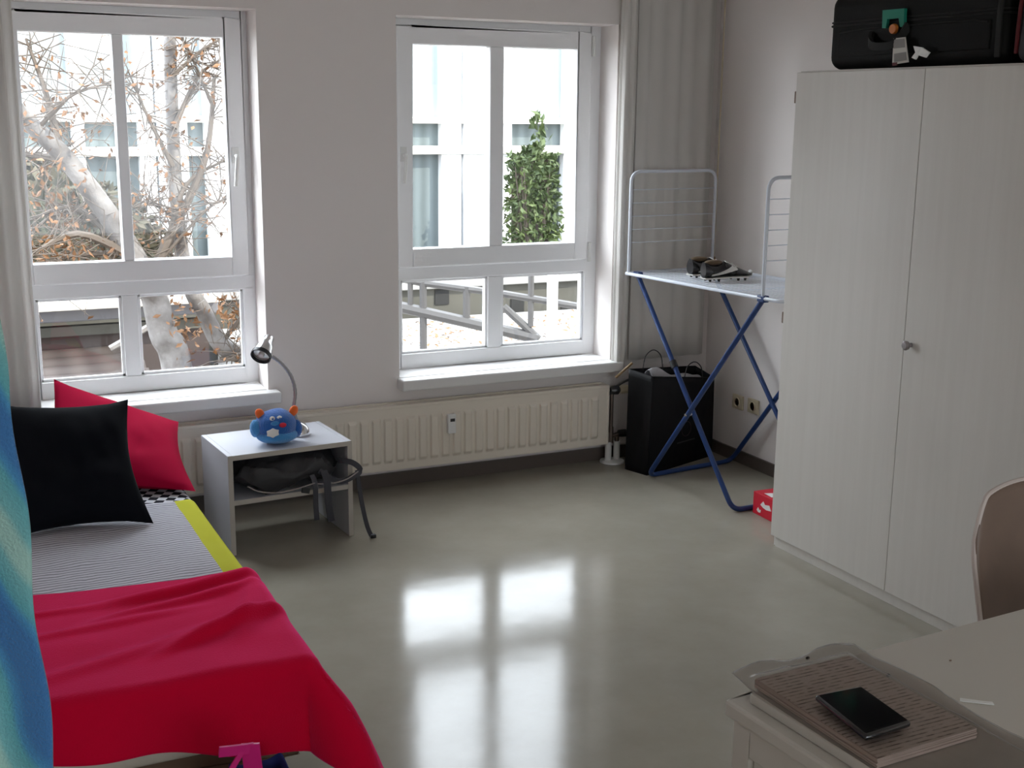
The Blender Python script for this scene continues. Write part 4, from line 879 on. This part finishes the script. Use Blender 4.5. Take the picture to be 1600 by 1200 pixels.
# ------------------------------------------------------------------ wall sockets, red box
def socket(u, v, label):
    c = onx(u, v, XR-.01); o = thing('wall_socket', label, 'socket', (XR, c.y, c.z-.033), 'pair of wall sockets')
    BX((XR-.011, c.y-.043, c.z-.036), (XR-.0005, c.y+.043, c.z+.036)).build('cover_plate', 'cream', o, smooth=False, bevel=.004)
    MB().lathe([(.0, 0), (.019, 0), (.021, .006), (.024, .006), (.024, 0)], (XR-.011, c.y, c.z), (-1, 0, 0), 20).build('socket_face', 'cream', o)
    for s_ in (-1, 1): MB().lathe([(.0025, 0), (.0025, .002), (0, .002)], (XR-.0112, c.y+.0095*s_, c.z), (-1, 0, 0), 8).build('pin_hole', 'black', o)
    return o
sk = socket(1152, 628, 'cream wall socket nearer the room corner, right of the black bag')
c = onx(1176, 635, XR-.01); s2_ = copy_tree(sk); s2_.location = (XR, c.y, c.z-.033); s2_['label'] = 'cream wall socket nearer the wardrobe, beside its twin'
rbx = thing('red_box', 'small red carton with white print on the floor beside the wardrobe', 'box', (3.27, 4.10, 0))
k0, k1 = Vector((3.185, 4.185, 0)), Vector((3.180, 4.045, 0)); e1 = (k1-k0).normalized(); e2 = Vector((-e1.y, e1.x, 0)); hgt = .098
lx = (k1-k0).length
MB().prism([k0, k0+e1*lx, k0+e1*lx+e2*.16, k0+e2*.16], (0, 0, hgt)).build('carton', 'redbox', rbx, smooth=False, bevel=.002)
def fl(a, z): return k0+e1*a+Vector((0, 0, z))-e2*.0012
MB().prism([fl(.055, .052), fl(.075, .072), fl(.088, .060), fl(.12, .066), fl(.135, .045), fl(.10, .040), fl(.075, .044)], e2*.001).build('print', 'felt', rbx, smooth=False)
MB().prism([fl(.030, .022), fl(.040, .036), fl(.050, .026), fl(.060, .030), fl(.058, .016), fl(.042, .014)], e2*.001).build('print', 'felt', rbx, smooth=False)
tp_ = lambda a, b_: k0+e1*a+e2*b_+Vector((0, 0, hgt+.0004))
MB().prism([tp_(.05, .02), tp_(.11, .015), tp_(.12, .06), tp_(.07, .07)], (0, 0, .001)).build('print', 'felt', rbx, smooth=False)

# ------------------------------------------------------------------ desk, chair, papers
DZ = .745; DR = math.radians(3.4); DO = Vector((1.172, 1.590, 0)); DM = Matrix.Rotation(DR, 3, 'Z')
def dbox(a, b): m_ = MB(); m_.box(a, b); m_.v = [DO+DM @ p for p in m_.v]; return m_
def dl(x, y, z): return DO+DM @ Vector((x, y, z))
dk = thing('desk', 'pale desk with panelled side in the right foreground', 'desk', tuple(dl(.6, -.35, 0)))
DW, DD = 1.25, .75
MB().prism([dl(x, y, DZ-.018) for x, y in ((.028, -DD), (DW, -DD), (DW, 0), (.07, 0), (.07, -.032), (.028, -.032))], (0, 0, .018)).build('desk_top', 'deskwhite', dk, smooth=False, bevel=.002)
rm = MB()
for a, b_ in (((0, -DD, DZ-.048), (.06, 0, DZ-.0185)), ((.06, -.06, DZ-.048), (DW, 0, DZ-.0185)), ((DW-.06, -DD, DZ-.048), (DW, -.06, DZ-.0185)), ((.06, -DD, DZ-.048), (DW-.06, -DD+.06, DZ-.0185))): m_ = dbox(a, b_); rm.add(m_.v, m_.f)
rm.build('top_frame', 'deskwhite', dk, smooth=False, bevel=.006)
for x in (.012, DW-.042):
    pn = MB()
    for a, b_ in (((x, -.055, 0), (x+.03, -.012, DZ-.048)), ((x, -DD+.01, 0), (x+.03, -DD+.055, DZ-.048)), ((x, -DD+.055, DZ-.105), (x+.03, -.055, DZ-.048)), ((x, -DD+.055, .08), (x+.03, -.055, .15)), ((x+.012, -DD+.055, .15), (x+.02, -.055, DZ-.105))): m_ = dbox(a, b_); pn.add(m_.v, m_.f)
    pn.build('side_panel', 'deskwhite', dk, smooth=False, bevel=.003)
dbox((DW-.5, -DD+.03, .15), (DW-.06, -DD+.05, DZ-.06)).build('modesty_panel', 'deskwhite', dk, smooth=False)
# papers in a smoky plastic sleeve
pz = DZ+.001; pc0 = Vector((1.245, 1.605, pz)); ang = math.radians(-2.0)
pr = Matrix.Rotation(ang, 3, 'Z')
p_tl, p_tr = onz(1176, 1060, pz+.016), onz(1312, 1030, pz+.012)
xd = (p_tr-p_tl); xd.z = 0; xd = xd.normalized(); yd = Vector((xd.y, -xd.x, 0))
fo = thing('document_sleeve', 'stack of ruled pages in a smoky plastic sleeve on the desk', 'document sleeve', (p_tl.x+.1, p_tl.y-.15, pz))
def pf(a, b_, z): return Vector((p_tl.x, p_tl.y, 0))+xd*a+yd*b_+Vector((0, 0, z))
for k in range(6):
    o_ = .0015*math.sin(k*2.4); zz_ = pz+.0005+k*.0026
    MB().prism([pf(.002+o_, .004-o_, zz_), pf(.208+o_, .002+o_, zz_), pf(.206, .297+o_, zz_), pf(o_, .298, zz_)], (0, 0, .0023)).build('page_bundle', 'paper', fo, smooth=False)
pg = MB().prism([pf(.003, .004, pz+.0163), pf(.207, .004, pz+.0163), pf(.206, .297, pz+.0163), pf(.002, .297, pz+.0163)], (0, 0, .0008)); pgo = pg.build('ruled_page', 'ruled', fo, smooth=False)
def slv(zo):
    def f(u, v):
        a = -.018+.275*u; b_ = -.035+.50*v; r = .007*noise.noise(Vector((u*4, v*4, 1)))+.004*noise.noise(Vector((u*11, v*9, 4)))
        ins = min(1, max(0, min(a+.015, .225-a)/.02))*min(1, max(0, (b_+.015)/.02))
        lift = .006+.010*max(0, (u-.82)/.18)*math.sin(v*5)**2+(.006+.012*math.sin(u*5.5+.4)**2)*max(0, .1-v)/.1
        return pf(a, b_, pz+max(.0015, .0225*ins*zo+(1-ins)*lift*zo+abs(r)*.5*zo+.0008))
    return f
MB().grid(slv(1), 40, 50).build('plastic_sleeve', 'sleeve', fo, solid=.0006)
for u, v in ((1262, 1028), (1388, 1055)):
    c = onz(u, v, pz+.012); MB().ball(c, (.004, .003, .003), 10, 6).build('press_stud', 'black', fo)
dkc = pf(.17, .315, pz+.026)
# phone / pocket device on the sleeve
zz_ = pz+.0285
q0, q1, q2, q3 = onz(1272, 1095, zz_), onz(1345, 1080, zz_), onz(1424, 1137, zz_), onz(1352, 1160, zz_)
ph = thing('smartphone', 'black glossy phone lying on the document sleeve', 'phone', tuple((q0+q1+q2+q3)/4-Vector((0, 0, .002))))
MB().prism([q0, q1, q2, q3], (0, 0, .011)).build('case', 'phone', ph, bevel=.005, seg=4)
cc = (q0+q1+q2+q3)/4; MB().prism([cc+(p-cc)*.90+Vector((0, 0, .0109)) for p in (q0, q1, q2, q3)], (0, 0, .0006)).build('screen', 'phone', ph, smooth=False)
# scrap of white tape and a crumb on the desk
a = onz(1500, 1093, DZ+.0008); b_ = onz(1552, 1099, DZ+.0008); sc = MB().ribbon(smoothpts([a, a.lerp(b_, .5)+Vector((0, -.004, .001)), b_]), .010, (0, 1, 0), .0012)
tag(sc.build('paper_scrap', 'whiteplastic', None), 'small white scrap of paper on the bare desk top', 'paper scrap')
tag(MB().ball(onz(1485, 1032, DZ+.0018), (.003, .002, .0015), 8, 6).build('crumb', 'brown', None), 'tiny dark crumb on the bare desk top', 'crumb')
# chair
chx, chy = 2.305, 1.915
ch = thing('chair', 'chair with curved plywood back tucked behind the desk', 'chair', (chx, chy-.2, 0))
def back(u, v):
    a = 2*u-1; x = a*.205; z = .55+.36*v
    # rounded corners by squeezing the outline
    z2 = .53+(.335-.02*a*a-.085*max(0, (abs(a)-.72)/.28)**2.4)*v; x *= 1-.05*max(0, (v-.7)/.3)**2
    return Vector((chx+x, chy+.045*(a*a)*-1+.02+.06*v, z2))
bo_ = MB().grid(back, 48, 18).build('backrest', 'ply', ch, solid=.012)
edg = [back(0, v/20)+Vector((0, 0, 0)) for v in range(21)]+[back(u/30, 1) for u in range(1, 31)]+[back(1, 1-v/20) for v in range(1, 21)]
MB().tube(edg, .0066, 8).build('back_edge', 'plyedge', bo_)
def seat(u, v): return Vector((chx+(2*u-1)*.20, chy-.40*v-.01, .455+.012*(2*u-1)**2-.02*max(0, v-.8)*5*0))
MB().grid(seat, 14, 14).build('seat', 'ply', ch, solid=.012)
for s_ in (-1, 1):
    MB().tube(fillet([(chx+.12*s_, chy+.055, .66), (chx+.14*s_, chy+.01, .437), (chx+.17*s_, chy-.38, .437)], .04), .010, 8).build('side_rail', 'steel', ch)
    MB().tube([(chx+.17*s_, chy-.03, .437), (chx+.19*s_, chy+.05, .001)], .010, 8).build('leg', 'steel', ch)
    MB().tube([(chx+.17*s_, chy-.36, .437), (chx+.19*s_, chy-.40, .001)], .010, 8).build('leg', 'steel', ch)
